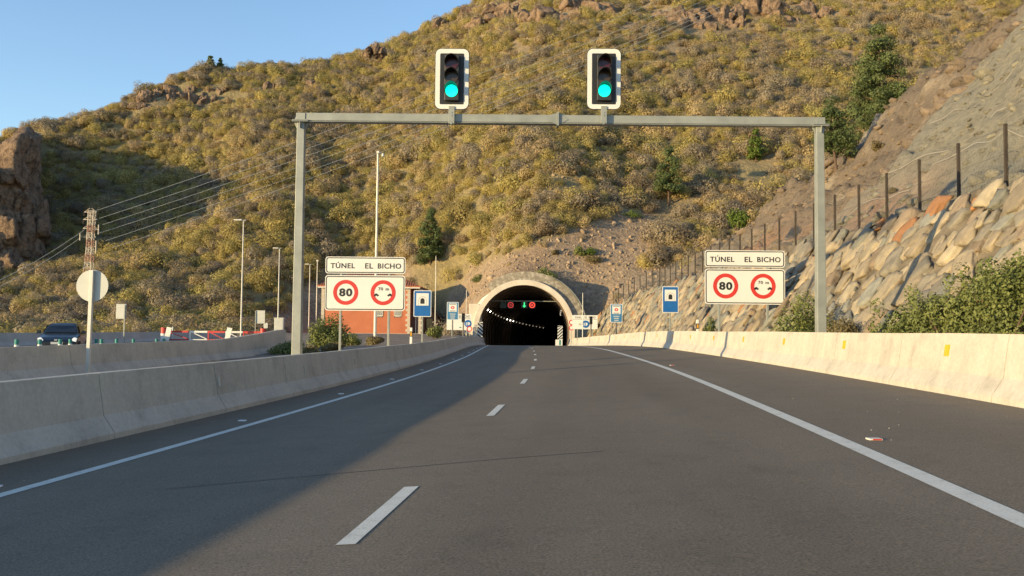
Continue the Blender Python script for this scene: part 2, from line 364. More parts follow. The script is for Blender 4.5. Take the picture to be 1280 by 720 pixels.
# ------------------------------------------------------------------ barriers
PROF = [(0, -.05), (0, .075), (.16, .31), (.25, .88), (.42, .88), (.51, .31), (.67, .075), (.67, -.05)]
PROF_IN = [(.02, -.05), (.02, .07), (.18, .305), (.265, .868), (.405, .868), (.49, .305), (.65, .07), (.65, -.05)]
def barrier(name, pathf, sign, y0, y1, seg, m, hfun=lambda y: 1.0, phase=0.0, step=1.25):
    """pathf(Y) -> (x,y,z) of the base line; profile grows to `sign` side"""
    mb = MB()
    def sec(y, pr):
        x, yy, z = pathf(y); h = hfun(y)
        return [(x + sign * d, yy, z + hh * h) for d, hh in pr]
    y = y0
    while y < y1 - .01:
        e = min(y + seg, y1); n = max(2, int((e - y) / step) + 1)
        rows = [sec(t, PROF) for t in np.linspace(y + .011, e - .011, n)]
        mb.grid(rows); k = len(PROF)
        b = len(mb.v); mb.add(rows[0], [tuple(range(k))]); mb.add(rows[-1], [tuple(range(k))[::-1]])
        y = e
    mb.grid([sec(t, PROF_IN) for t in np.arange(y0 + .01, y1, 1.0)])
    return mb.build(name, m, bevel=0.0)
wob = lambda y: float(.012 * vn(y * .35, 3.1, 0, 5))
bl = barrier('concrete_barrier', lambda y: RD(y, off_l(y), wob(y)), -1, -40, 102.6, 3.7, MT['concrete'])
tag(bl, 'long shaded concrete safety barrier with a sunlit top along the left edge of our road', 'barrier')
br = barrier('concrete_barrier', lambda y: RD(y, off_r(y), wob(y + 50)), 1, -40.6, 102.4, 3.7, MT['concrete'])
tag(br, 'long sunlit cream concrete barrier with amber reflectors along the right edge of our road', 'barrier')
def face_pt(Y, h, side):
    s = (off_r(Y) + .16 + .09 * (h - .31) / .57) if side > 0 else (off_l(Y) - .16 - .09 * (h - .31) / .57)
    return RD(Y, s - side * .012, h)
for k in range(14):
    Y = 13.0 + 5 * k; mb = MB()
    x, y, z = face_pt(Y, .62, 1); mb.box((x, y, z), (.016, .13, .17), ry=R(9))
    mb.build('reflector', MT['amber'], br)
for k in range(5):
    Y = 15.6 + 5 * k; mb = MB(); x, y, z = face_pt(Y, .55, -1); mb.box((x, y, z), (.016, .10, .16), ry=R(-9)); mb.build('reflector', MT['alu'], bl)
# studs
stud_m = mat('stud white', [(.75, .77, .78)], .3, 5, 2)
st0 = None
for k in range(14):
    Y = 7.9 + 5.7 * k
    if st0 is None:
        st0 = MB().box((0, 0, .008), (.12, .09, .016)).build('road_stud', stud_m, bevel=.005); o = st0
    else: o = copy_tree(st0)
    o.location = RD(Y, -3.98, .002); tag(o, 'small white reflective stud in the shade beside the left edge line', 'road stud', 'white studs along the left edge line')
MT['studred'] = mat('stud red glass', [(.45, .03, .02)], .3, 5, 2)
for q, (Y, s) in enumerate(((8.3, 4.12), (25.5, 4.15))):
    t = thing('road_stud', ['red and white stud lying on the right shoulder, nearest the viewer', 'small pale stud beside the right edge line, farther ahead toward the gantry shadow'][q], 'road stud', RD(Y, s, .002))
    MB().box((0, 0, .009), (.13, .1, .018)).build('base', MT['white2'], t, bevel=.006)
    MB().box((.01, -.049, .010), (.085, .008, .012)).build('lens', MT['studred'], t)
# specks of grit on the shoulder
gr = MB()
for i in range(60):
    Y = 5 + 70 * random.random() ** 1.6; s = 4.2 + 2.3 * random.random() if random.random() < .8 else random.uniform(-4.9, -3.9); d = random.uniform(.004, .010)
    x, y, z = RD(Y, s, d * .3); gr.box((x, y, z), (d, d * 1.3, d * .7), rz=random.random() * 3)
tag(gr.build('road_grit', mat('grit', [(.25, .24, .22), (.5, .47, .42)], .9, 20, 2, coord='World')), kind='stuff', label='loose pale grit scattered over the road shoulders', cat='grit')
#PART2
# ------------------------------------------------------------------ terrain
def hp(u, v, Y): p = P(u, v, Y); return (p.x, p.y, p.z)
CP = [(-190, 108, 0), (-130, 112, .3), (-90, 113, .3), (-62, 112, .3), (-40, 115, .6), (-30, 121, .2), (-26, 129, 1.0), (-17, 118, .1), (-17, 128, 1.8), (-11.5, 113, .2), (-12, 121, .2), (-9.6, 116, .6), (-12, 130, 2.4), (-190, 98, -1), (-100, 98, -.8), (-40, 98, -.6),
      (9.5, 98, 2), (25, 98, 3.5), (45, 98, 6), (80, 98, 10), (140, 98, 16), (200, 98, 20),
      hp(590, 398, 107), hp(566, 406, 107.5), hp(655, 349, 108.5), hp(602, 366, 107.5), hp(714, 372, 107.5), hp(745, 400, 105), hp(770, 372, 106),
      hp(0, 348, 143), hp(48, 345, 146), hp(-120, 350, 134), hp(-220, 355, 126), hp(15, 385, 127), hp(-100, 385, 122),
      hp(150, 345, 138), hp(150, 285, 168), hp(150, 220, 192), hp(250, 340, 141), hp(250, 280, 163), hp(250, 215, 188), hp(250, 150, 212), hp(70, 330, 153), hp(75, 290, 170), hp(70, 230, 190), hp(160, 400, 121), hp(60, 400, 120)]
for u, foot, zf, sl, vs in ((340, 120, 1.2, .62, (330, 260, 200, 150)),  (430, 131, 2.2, .66, (330, 260, 200, 150, 110)),
                            (540, 121, 3.2, .68, (330, 260, 200, 140, 80)), (655, 108, 7.5, .70, (300, 240, 180, 100, 20, -60)), (780, 106, 6.0, .70, (300, 240, 180, 100, 20, -60)),
                            (900, 103, 4.0, .70, (290, 220, 160, 80, 0, -80)), (1050, 102, 4.0, .70, (240, 160, 80, 0, -80)), (1200, 100, 4.0, .70, (180, 100, 30, -60)), (1400, 100, 5.0, .70, (160, 60, -40)),
                            (100, 116, 0.0, .62, ())):
    for v in vs:
        d = ray(u, v); tz = d[2] / d[1]; Y = (zf - sl * foot - H) / (tz - sl); CP.append(hp(u, v, Y))
RIDGE = [(-260, 240, 178), (-120, 215, 180), (0, 184, 194), (45, 165, 199), (60, 159, 202), (100, 155, 205), (160, 142, 212), (185, 127, 217), (250, 99, 231), (300, 91, 236), (350, 86, 238), (430, 81, 243), (470, 62, 247), (540, 34, 251), (590, 13, 255), (650, -34, 262), (720, -90, 272)]
for u, v, Y in RIDGE:
    a = hp(u, v, Y); CP.append(a); d = 45; CP.append((a[0] * (Y + d) / Y, Y + d, a[2] - 16))
CP = np.array(CP)
def tps(c, z, lam=.6):
    n = len(c); r2 = ((c[:, None] - c[None]) ** 2).sum(-1) / 1e4
    K = np.where(r2 > 0, r2 * np.log(np.maximum(r2, 1e-12)), 0) + lam * 1e-3 * np.eye(n)
    Pm = np.c_[np.ones(n), c / 100]; A = np.zeros((n + 3, n + 3)); A[:n, :n] = K; A[:n, n:] = Pm; A[n:, :n] = Pm.T
    return np.linalg.solve(A, np.r_[z, 0, 0, 0])
_w = tps(CP[:, :2], CP[:, 2])
def hill_base(x, y):
    x, y = np.broadcast_arrays(np.asarray(x, float), np.asarray(y, float)); sh = x.shape; q = np.stack([x.ravel(), y.ravel()], 1); out = np.empty(len(q))
    for i in range(0, len(q), 20000):
        s = q[i:i + 20000]; r2 = ((s[:, None] - CP[None, :, :2]) ** 2).sum(-1) / 1e4
        out[i:i + 20000] = (r2 * np.log(np.maximum(r2, 1e-12))) @ _w[:len(CP)] + np.c_[np.ones(len(s)), s / 100] @ _w[len(CP):]
    return out.reshape(sh)
def inpoly(u, v, poly):
    r = np.zeros(np.shape(u), bool); n = len(poly)
    for i in range(n):
        x1, y1 = poly[i]; x2, y2 = poly[(i + 1) % n]
        c = ((y1 > v) != (y2 > v)) & (u < (x2 - x1) * (v - y1) / (y2 - y1 + 1e-9) + x1); r ^= c
    return r
def hill(x, y):
    x = np.asarray(x, float); y = np.asarray(y, float); z = hill_base(x, y)
    up = np.clip((y - 108) / 30, 0, 1)
    z = z + up * (1.5 * fbm(x / 22, y / 22, 0, 1, 3) + .5 * fbm(x / 5, y / 5, 0, 9, 3)) + .16 * fbm(x / 2.1, y / 2.1, 0, 17, 3)
    z = z + up * 1.3 * np.maximum(0, fbm(x / 9 + z / 11, y / 30, z / 5.0, 31, 3)) * np.clip((z - 40) / 25, 0, 1)
    # over the bore of the tunnel the ground stays above the lining
    dx = np.abs(x - hx(y)); roof = 1.1 + z0(y) + np.sqrt(np.maximum(0, 6.9 ** 2 - dx ** 2))
    return np.where((y > 105.0) & (dx < 6.6) & (y < 150), np.maximum(z, roof), z)
gx = np.arange(-190, 205, 1.15); gy = np.arange(98, 312, 1.15)
GX, GY = np.meshgrid(gx, gy); GZ = hill(GX, GY)
Fh = gridfaces(*GX.shape); V = np.stack([GX.ravel(), GY.ravel(), GZ.ravel()], 1)
cx_, cy_ = V[Fh].mean(1)[:, 0], V[Fh][:, :, 1].min(1)
keep = ~((np.abs(cx_ - hx(cy_)) < 6.9) & (cy_ < 106.2)) & ~((cx_ > -5.6) & (cx_ < 8.0) & (cy_ < 105.0))
tag(npmesh('hillside', V, Fh[keep], MT['hill'], smooth=True), kind='structure')
def hit(u, v, fn=None, y0=99.0, y1=300.0, st=.4):
    d = ray(u, v); ys = np.arange(y0, y1, st); k = ys / d[1]; x = k * d[0]; z = H + k * d[2]
    g = z - (fn or hill)(x, ys); i = int(np.argmax(g < 0)); return Vector((x[i], ys[i], z[i]))

# ground around the roads
def ground(x, y):
    x = np.asarray(x, float); y = np.asarray(y, float); s = x - hx(y); zr = z0(y) + bank(y) * np.clip(s, -5.4, 7.2)
    left = -.22 + .35 * np.clip((y - 33) / 14, 0, 1) * np.clip((x + 15) / 3, 0, 1) * np.clip((78 - y) / 25, 0, 1) + .75 * np.clip((y - 60) / 40, 0, 1) * np.clip((x + 36) / 7, 0, 1)
    wl = np.clip((-5.5 - s) / 1.2, 0, 1); wr = np.clip((s - 7.2) / 1.0, 0, 1)
    z = zr - .09; z = np.where(s < 0, z * (1 - wl) + left * wl, z * (1 - wr) + (zr - .02) * wr)
    z = np.where(s < -5.5, z + .06 * fbm(x / 2.3, y / 2.3, 0, 3, 3) * wl * (x > -12.5), z)
    # the ground drops away before it meets the tunnel floor
    return z - .5 * np.clip((y - 100) / 4, 0, 1) * (np.abs(s) < 5.2)
X2, Y2 = np.meshgrid(np.r_[np.arange(-200, -34, 12), np.arange(-34, 16, .7), np.arange(16, 200, 12)], np.r_[np.arange(-60, 0, 6), np.arange(0, 121, 1.2)])
Z2 = ground(X2, Y2); V = np.stack([X2.ravel(), Y2.ravel(), Z2.ravel()], 1); F2 = gridfaces(*X2.shape)
c2 = V[F2].mean(1); keep = ~((np.abs(c2[:, 0] - hx(c2[:, 1])) < 5.6) & (c2[:, 1] > 102))
tag(npmesh('ground', V, F2[keep], MT['soil'], smooth=True), kind='structure')
tag(MB().add([(-4000, -4000, -5), (4000, -4000, -5), (4000, 5000, -5), (-4000, 5000, -5)], [(0, 1, 2, 3)]).build('terrain_plain', MT['soil']), kind='structure')

# opposite carriageway
tag(MB().grid([[(-31.1, y, -.11), (-22, y, -.09), (-12.7, y, -.11)] for y in np.arange(-40, 100, 5.0)]).build('road', MT['asphalt2']), kind='structure')
mk = MB()
for x, w in ((-13.8, .15), (-30.0, .15)): mk.grid([[(x - w / 2, y, -.102), (x + w / 2, y, -.102)] for y in np.arange(-40, 96, 5.0)])
tag(mk.build('road_markings', MT['marking']), kind='structure')
bm_ = barrier('concrete_barrier', lambda y: (-12.0, y, -.17), -1, -30, 47, 6.0, MT['concrete'], lambda y: 1 + .48 * float(np.interp(y, [36, 46], [0, 1])) ** 1.3)
tag(bm_, 'middle concrete barrier behind the round sign, its wall sweeping up at the gantry end', 'barrier')
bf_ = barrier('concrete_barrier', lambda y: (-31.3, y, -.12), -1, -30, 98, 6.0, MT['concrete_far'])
tag(bf_, 'farthest concrete barrier along the foot of the hill behind the dark car', 'barrier')

# ------------------------------------------------------------------ rock retaining wall on the right
def w_foot(Y): return np.interp(Y, [0, 80, 97, 104], [9.5, 9.5, 8.9, 8.3])
def w_top(Y): return np.interp(Y, [0, 78, 98, 104], [13.1, 13.1, 11.3, 9.6])
def w_zf(Y): return ground(w_foot(Y), Y) - .15
def w_zt(Y): return np.interp(Y, [0, 60, 84, 98, 104], [5.3, 5.35, 5.25, 4.1, 2.6])
m, nt, b = _nt('rubble stones'); b.inputs['Roughness'].default_value = .9; b.inputs['Specular IOR Level'].default_value = .3
at = N(nt, 'ShaderNodeVertexColor', layer_name='stone'); g = N(nt, 'ShaderNodeNewGeometry')
n1 = N(nt, 'ShaderNodeTexNoise', i_Scale=2.2, i_Detail=8.0, i_Roughness=.7); nt.links.new(g.outputs['Position'], n1.inputs['Vector'])
r1 = ramp(nt, [(.62,) * 3, (.95, .95, .95), (1.3, 1.25, 1.15)], [.3, .5, .72]); nt.links.new(n1.outputs['Fac'], r1.inputs['Fac'])
mx = N(nt, 'ShaderNodeMix', data_type='RGBA', blend_type='MULTIPLY'); mx.inputs['Factor'].default_value = 1
nt.links.new(at.outputs['Color'], mx.inputs[6]); nt.links.new(r1.outputs['Color'], mx.inputs[7]); nt.links.new(mx.outputs[2], b.inputs['Base Color'])
n3 = N(nt, 'ShaderNodeTexNoise', i_Scale=9.0, i_Detail=9.0, i_Roughness=.7); nt.links.new(g.outputs['Position'], n3.inputs['Vector'])
bp = N(nt, 'ShaderNodeBump', i_Strength=.7, i_Distance=.06); nt.links.new(n3.outputs['Fac'], bp.inputs['Height']); nt.links.new(bp.outputs[0], b.inputs['Normal'])
MT['stones'] = m
ysW = [7.0]
while ysW[-1] < 103.5: ysW.append(ysW[-1] + max(.05, ysW[-1] * .0042))
ysW = np.array(ysW); NT = 84; tt = np.linspace(0, 1, NT)
YY, TT = np.meshgrid(ysW, tt, indexing='ij'); L = 6.4
ang = R(24); ca, sa = math.cos(ang), math.sin(ang)
seeds = []; yy = 6.0
rs = np.random.RandomState(5)
while yy < 105:
    stp = .62 + .012 * max(0, 40 - yy) * 0
    for q in np.arange(-.3, L + .3, .70): seeds.append((yy + rs.uniform(-.34, .34), q + rs.uniform(-.4, .4)))
    yy += .56
seeds = np.array(seeds); big = rs.rand(len(seeds)) < .92; seeds = seeds[big]
pal = np.array([(.29, .24, .17), (.34, .28, .195), (.24, .215, .17), (.21, .205, .17), (.37, .31, .215), (.17, .145, .115), (.34, .17, .08), (.26, .20, .14), (.24, .235, .2)])
pid = rs.choice(len(pal), len(seeds), p=[.2, .17, .14, .12, .12, .07, .05, .08, .05])
dsp = -.07 + .10 * fbm(YY * 1.2, TT * L * 1.2, 0, 8, 3); colr = np.ones(YY.shape + (3,)) * np.array([.17, .14, .10]) * (1 + .4 * fbm(YY * 3, TT * L * 3, 0, 9, 2))[..., None]
edge = .28 * fbm(ysW / 1.1, 0 * ysW, 0, 13, 3)
nx, nz = -.8, .6
Zt = w_zt(YY) + edge[:, None] * .35 - .1; Zf = w_zf(YY)
Xw = w_foot(YY) + TT * (w_top(YY) - w_foot(YY)) + nx * dsp; Zw = Zf + TT * (Zt - Zf) + nz * dsp * .5
# back the wall with a coping that runs level into the slope
Vw = np.stack([Xw, YY, Zw], -1)
cap = np.stack([w_top(ysW) + 1.6, ysW, w_zt(ysW) - .25], 1)[:, None]
Vw = np.concatenate([Vw, cap], 1); colr = np.concatenate([colr, colr[:, -1:] * .8], 1)
Wv = Vw.reshape(-1, 3); Wf = gridfaces(Vw.shape[0], Vw.shape[1]); Wc = colr.reshape(-1, 3)
Wf = np.concatenate([Wf[:, [0, 1, 2]], Wf[:, [0, 2, 3]]]); Vl, Fl, Cl = [Wv], [Wf], [Wc]; no = len(Wv)
for i in range(len(seeds)):
    y_, q_ = seeds[i]
    if y_ < 7 or y_ > 103 or q_ > 6.2: continue
    t_ = q_ / L; t_ = min(.95, t_); zt_, zf_ = float(w_zt(y_)), float(w_zf(y_)); xf_, xt_ = float(w_foot(y_)), float(w_top(y_)); sc = .62 + .75 * rs.rand() ** 1.6
    c_ = np.array([xf_ + t_ * (xt_ - xf_), y_, zf_ + t_ * (zt_ - zf_)])
    up_ = np.array([xt_ - xf_, 0, zt_ - zf_]); up_ /= np.linalg.norm(up_); al = np.array([0, 1.0, 0]); nn = np.cross(al, up_); nn = nn if nn[0] < 0 else -nn
    ln_ = rs.uniform(-.35, .5); a_ = al * math.cos(ln_) + up_ * math.sin(ln_) * -1; b_ = np.cross(nn, a_); b_ = b_ if b_[2] > 0 else -b_
    V_, F_ = chunk(rs, (.41 * sc, .53 * sc, .15 * sc * rs.uniform(.8, 1.3)), 4 if y_ < 22 else 3 if y_ < 42 else 2, 9, .06, .11)
    V_ = V_ @ rot3(rs, .065, rs.uniform(-.7, .7)).T; V_ = c_ + V_[:, :1] * a_ + V_[:, 1:2] * b_ + (V_[:, 2:] - .05) * nn
    Vl.append(V_); Fl.append(F_ + no); no += len(V_); Cl.append(np.tile(pal[pid[i]] * rs.uniform(.85, 1.12), (len(V_), 1)))
wall = npmesh('retaining_wall', np.concatenate(Vl), np.concatenate(Fl), MT['stones'], k=3); colr = np.concatenate(Cl)
vc = wall.data.color_attributes.new('stone', 'FLOAT_COLOR', 'POINT'); vc.data.foreach_set('color', np.concatenate([colr.reshape(-1, 3), np.ones((colr.size // 3, 1))], 1).astype(np.float32).ravel())
tag(wall, 'rough stone retaining wall of big tan and grey rocks rising behind the right barrier', 'wall')

# cut rock slope above the wall
yE = lambda x: np.interp(x, [13, 16.3, 18.1, 24.6, 30.3, 40, 60], [46, 43, 41.6, 47, 51.3, 58, 72])
yC = lambda x: np.interp(x, [13, 18.8, 21.6, 25, 29, 33, 40, 60], [108, 100, 84, 77, 70, 60, 59, 72])
def slope(x, y):
    x = np.asarray(x, float); y = np.asarray(y, float)
    p = w_zt(y) - .15 + .9 * np.maximum(x - w_top(y) - .9, 0)
    wv = .5 * fbm(x / 7, y / 7, 0, 41, 3)
    e = np.clip((y - yE(x) - .8 * wv) / 2.6, 0, 1); e = e * e * (3 - 2 * e); up = np.clip((x - 14) / 3, 0, 1)
    front = .32 * fbm((x + y) / 9, (x - y) / 1.6, 0, 43, 3) + .26 * fbm(x / 1.3, y / 1.1, 0, 44, 5) + .22 * np.floor(2.5 * vn(x / 1.9, y / 2.4, p / 1.5, 48)) / 2
    mound = -1.5 + 1.1 * fbm(x / 6, y / 6, 0, 45, 4) + .8 * np.abs(fbm(x / 2.2, y / 2.2, p / 2, 46, 4)) + .5 * fbm(x / 1.0, y / 1.0, p / 1.5, 47, 4)
    z = p + up * ((1 - e) * front + e * mound)
    c = np.maximum(0, y - yC(x) - 1.2 * wv)
    return z - c * 1.1
Xs, Ys = np.meshgrid(np.arange(13.2, 62, .34), np.r_[np.arange(4, 60, .34), np.arange(60, 125, .5)])
Zs = slope(Xs, Ys); Zs = np.maximum(Zs, -1.5)
Vs = np.stack([Xs.ravel() , Ys.ravel(), Zs.ravel()], 1)
# drop the strip that would poke through the wall near the tunnel
Fs = gridfaces(*Xs.shape)
m, nt, b = _nt('cut rock face'); b.inputs['Roughness'].default_value = .92; b.inputs['Specular IOR Level'].default_value = .3
g = N(nt, 'ShaderNodeNewGeometry'); at = N(nt, 'ShaderNodeVertexColor', layer_name='rock')
mp = N(nt, 'ShaderNodeMapping'); mp.inputs['Rotation'].default_value = (0, R(-42), 0); mp.inputs['Scale'].default_value = (.42, 1.1, 1); nt.links.new(g.outputs['Position'], mp.inputs['Vector'])
n1 = N(nt, 'ShaderNodeTexNoise', i_Scale=.9, i_Detail=9.0, i_Roughness=.7); nt.links.new(mp.outputs[0], n1.inputs['Vector'])
r1 = ramp(nt, [(.80,) * 3, (1,) * 3, (1.15,) * 3], [.32, .5, .7]); nt.links.new(n1.outputs['Fac'], r1.inputs['Fac'])
n2 = N(nt, 'ShaderNodeTexNoise', i_Scale=4.5, i_Detail=10.0, i_Roughness=.78); nt.links.new(g.outputs['Position'], n2.inputs['Vector'])
r2 = ramp(nt, [(.6,) * 3, (1,) * 3, (1.35, 1.3, 1.2)], [.3, .5, .72]); nt.links.new(n2.outputs['Fac'], r2.inputs['Fac'])
n5 = N(nt, 'ShaderNodeTexNoise', i_Scale=2.2, i_Detail=8.0, i_Roughness=.8, i_Distortion=.6); nt.links.new(mp.outputs[0], n5.inputs['Vector'])
r5 = ramp(nt, [(.38, .36, .34), (1, 1, 1), (1, 1, 1), (1.35, 1.3, 1.2)], [.385, .43, .62, .70]); nt.links.new(n5.outputs['Fac'], r5.inputs['Fac'])
o_ = at.outputs['Color']
for rr in (r1, r2, r5):
    mx = N(nt, 'ShaderNodeMix', data_type='RGBA', blend_type='MULTIPLY'); mx.inputs['Factor'].default_value = 1
    nt.links.new(o_, mx.inputs[6]); nt.links.new(rr.outputs['Color'], mx.inputs[7]); o_ = mx.outputs[2]
nt.links.new(o_, b.inputs['Base Color'])
bp = N(nt, 'ShaderNodeBump', i_Strength=.9, i_Distance=.25); nt.links.new(n2.outputs['Fac'], bp.inputs['Height']); nt.links.new(bp.outputs[0], b.inputs['Normal'])
e = np.clip((Ys - yE(Xs)) / 2.5, 0, 1)[..., None]; grey = np.array([.29, .265, .20]); brn = np.array([.205, .16, .115]); redd = np.array([.40, .21, .12])
col = grey * (1 - e) + brn * e
rm = np.clip(1.6 * vn(Xs / 5, Ys / 9, 0, 61) + .1, 0, 1)[..., None] * np.clip(1 - np.abs(Zs - w_zt(Ys) - 1.2) / 3.2, 0, 1)[..., None] * ((Ys > 24) & (Ys < 70))[..., None]
col = col * (1 - .8 * rm) + redd * .8 * rm
pat = np.clip(2.2 * vn(Xs / 2.6, Ys / 3.1, Zs / 2.4, 63) - .75, 0, 1)[..., None]; col = col * (1 - .6 * pat) + np.array([.46, .38, .27]) * .6 * pat
r = np.random.RandomState(77); Vl, Fl, Cl = [Vs], [np.concatenate([Fs[:, [0, 1, 2]], Fs[:, [0, 2, 3]]])], [col.reshape(-1, 3)]; no = len(Vs)
for k in range(2400):
    y_ = r.uniform(12, 96); x_ = 14.3 + r.uniform(0, 1) ** 1.3 * 24
    if y_ > float(yC(x_)) - 1: continue
    fr_ = y_ < float(yE(x_)); q = min(1.1, math.exp(r.normal(-1.75, .55) if fr_ else r.normal(-1.45, .6)))
    V_, F_ = chunk(r, (q, q * .8, q * .5), 2, 9, .08); V_ = V_ @ rot3(r, .5).T + np.array([x_, y_, float(slope(x_, y_)) - q * .12])
    b_ = (np.array([.27, .245, .185]) if fr_ else np.array([.23, .175, .125])) * r.uniform(.75, 1.3)
    Vl.append(V_); Fl.append(F_ + no); no += len(V_); Cl.append(np.tile(b_, (len(V_), 1)))
rsl = npmesh('rock_slope', np.concatenate(Vl), np.concatenate(Fl), m, k=3); col = np.concatenate(Cl)
vc = rsl.data.color_attributes.new('rock', 'FLOAT_COLOR', 'POINT'); vc.data.foreach_set('color', np.concatenate([col.reshape(-1, 3), np.ones((col.size // 3, 1))], 1).astype(np.float32).ravel())
tag(rsl, kind='structure')
# steel cables of the rockfall netting
t = thing('rockfall_cables', 'thin pale steel cables of the rockfall net lying on the grey rock slope', 'cables', (16, 30, float(slope(16, 30))))
b0 = Vector(t.location)
for (xa, ya), (xb, yb) in (((15.6, 40), (19.5, 17)), ((17.5, 40), (23.5, 17)), ((15, 21.5), (26, 36)), ((16.5, 24.5), (19.5, 21.2)), ((21, 43), (32, 30))):
    pts = [Vector((xa + (xb - xa) * i / 30, ya + (yb - ya) * i / 30, 0)) for i in range(31)]
    pts = [Vector((p.x, p.y, float(slope(p.x, p.y)) + .10)) - b0 for p in pts]
    MB().tube(pts, .014, 5).build('cable', MT['wire'], t)

# ------------------------------------------------------------------ cliffs and outcrops
def rocky(V, amp, sc, seed):
    """blocky displacement along the radial direction of V (about its own centre)"""
    n1 = fbm(V[:, 0] / sc, V[:, 1] / sc, V[:, 2] / (sc * 1.5), seed, 4); n2 = vn(V[:, 0] / (sc * .45), V[:, 1] / (sc * .45), V[:, 2] / (sc * .9), seed + 9)
    return amp * (n1 + .5 * np.floor(n2 * 3) / 3)
# left cliff: plan line from out of frame to the corner, then back into the hill
plan = np.array([(-150, 120), (-124, 130), (-104, 139), (-94, 143), (-88, 146.5), (-84.5, 149), (-85, 153), (-92.5, 168), (-103.5, 188), (-112, 203)], float)
dl = np.r_[0, np.cumsum(np.hypot(*np.diff(plan, axis=0).T))]; ss = np.arange(0, dl[-1], .34)
px, py = np.interp(ss, dl, plan[:, 0]), np.interp(ss, dl, plan[:, 1])
ztop = np.interp(ss, dl, [14, 18, 24, 27.5, 29.8, 32.6, 34.4, 38.6, 43.6, 47.0]) + 1.0 * fbm(ss / 3.5, 0 * ss, 0, 71, 4); zbot = np.minimum(hill_base(px, py) - 3.0, 7.0)
tn = np.gradient(px), np.gradient(py); ln = np.hypot(*tn); nxn, nyn = tn[1] / ln, -tn[0] / ln
ts = np.linspace(0, 1, 110); S, T = np.meshgrid(np.arange(len(ss)), ts, indexing='ij')
Zc = zbot[S] + T * (ztop - zbot)[S]
fr = np.clip((py[S] - 150) / 12, 0, 1)      # calmer on the shaded back edge
dd = (1 - .6 * fr) * (1.5 * fbm(ss[S] / 5.5, Zc / 9, 0, 73, 4) + 1.1 * np.floor(3.5 * vn(ss[S] / 2.4, Zc / 4.0, 0, 75)) / 3 + .8 * np.floor(4 * vn(ss[S] / 1.1, Zc / 1.6, 3, 76)) / 4 + .9 * np.abs(fbm(ss[S] / 1.4, Zc / 4, 0, 77, 4)) - 1.2) + 2.0 * (1 - T) ** 1.5 - 1.6 * np.clip((T - .93) / .07, 0, 1)
Vc = np.stack([px[S] + nxn[S] * dd, py[S] + nyn[S] * dd, Zc], -1)
tp = Vc[:, -1]
mid = tp - np.stack([nxn * 2, nyn * 2, 0 * nxn + .5 + .6 * vn(ss, 0 * ss, 0, 5)], 1); back = tp - np.stack([nxn * 8, nyn * 8, 0 * nxn + np.where(py > 152, 10, 5)], 1)
Vc = np.concatenate([Vc, mid[:, None], back[:, None]], 1)
Fc = gridfaces(Vc.shape[0], Vc.shape[1]); Fc = np.concatenate([Fc[:, [0, 1, 2]], Fc[:, [0, 2, 3]]]); Vl, Fl = [Vc.reshape(-1, 3)], [Fc]; no = Vc.shape[0] * Vc.shape[1]; r = np.random.RandomState(88)
for k in range(300):
    i_ = int(r.uniform(.12, .93) * len(ss)); t_ = r.rand() ** .8 * .95
    if py[i_] > 156 and t_ < .9: continue
    jj = min(int(t_ * 109), 107); c_ = Vc[i_, jj]; q = np.exp(r.normal(.12, .42)); V_, F_ = chunk(r, (1.0 * q, .85 * q, 1.45 * q), 4, 8, .11, .3); V_ = V_ @ rot3(r, .22).T + c_ - np.array([nxn[i_], nyn[i_], 0]) * .5
    Vl.append(V_); Fl.append(F_ + no); no += len(V_)
tag(npmesh('cliff', np.concatenate(Vl), np.concatenate(Fl), MT['rock'], k=3), kind='structure')
def outcrop(c, size, seed):
    r = np.random.RandomState(seed * 7 + 1); Vl, Fl, no = [], [], 0; S_ = np.array(size)
    for k in range(16):
        f = r.uniform(.28, .62); p = r.uniform(-1, 1, 3) * np.array([.85, .6, .55]); q = S_.mean()
        V_, F_ = chunk(r, (f * q * r.uniform(.7, 1.3), f * q * r.uniform(.6, 1.0), f * q * r.uniform(.6, 1.3)), 4, 10, .10); V_ = V_ @ rot3(r, .4).T + p * S_
        Vl.append(V_); Fl.append(F_ + no); no += len(V_)
    o = npmesh('rock_outcrop', np.concatenate(Vl), np.concatenate(Fl), MT['rock'], k=3); o.location = c; return tag(o, kind='structure')
OC = [(176, 132, 4, 3.2), (190, 122, 5, 5), (207, 118, 5, 6), (224, 116, 5, 5.5), (238, 122, 5, 5), (250, 124, 4, 4), (262, 122, 4, 3), (272, 112, 4, 2.6),
      (160, 146, 2.2, 1.4), (150, 158, 2, 1.2),
      (468, 56, 1.5, 1.2), (590, 14, 7, 5), (612, 24, 8, 5), (640, 12, 9, 7), (668, 18, 7, 5), (700, 20, 8, 5.5), (735, 10, 9, 6), (770, 20, 7, 5), (560, 30, 5, 3), (830, 22, 9, 5), (862, 30, 8, 6), (890, 18, 9, 7), (918, 30, 6, 4.5), (950, 14, 8, 6), (1000, 12, 7, 5), (1030, 18, 5, 5), (985, 26, 5, 3), (340, 108, 4, 2), (400, 104, 4, 2), (1150, 70, 3, 2), (1240, 60, 3, 2)]
OCP = []
for q, (u, v, w, h) in enumerate(OC):
    p = hit(u, v + 3); OCP.append((p.x, p.y, w)); outcrop((p.x, p.y + 1.0, p.z - .1 * h), (w * .8, w * .55, h * .55), q + 3)

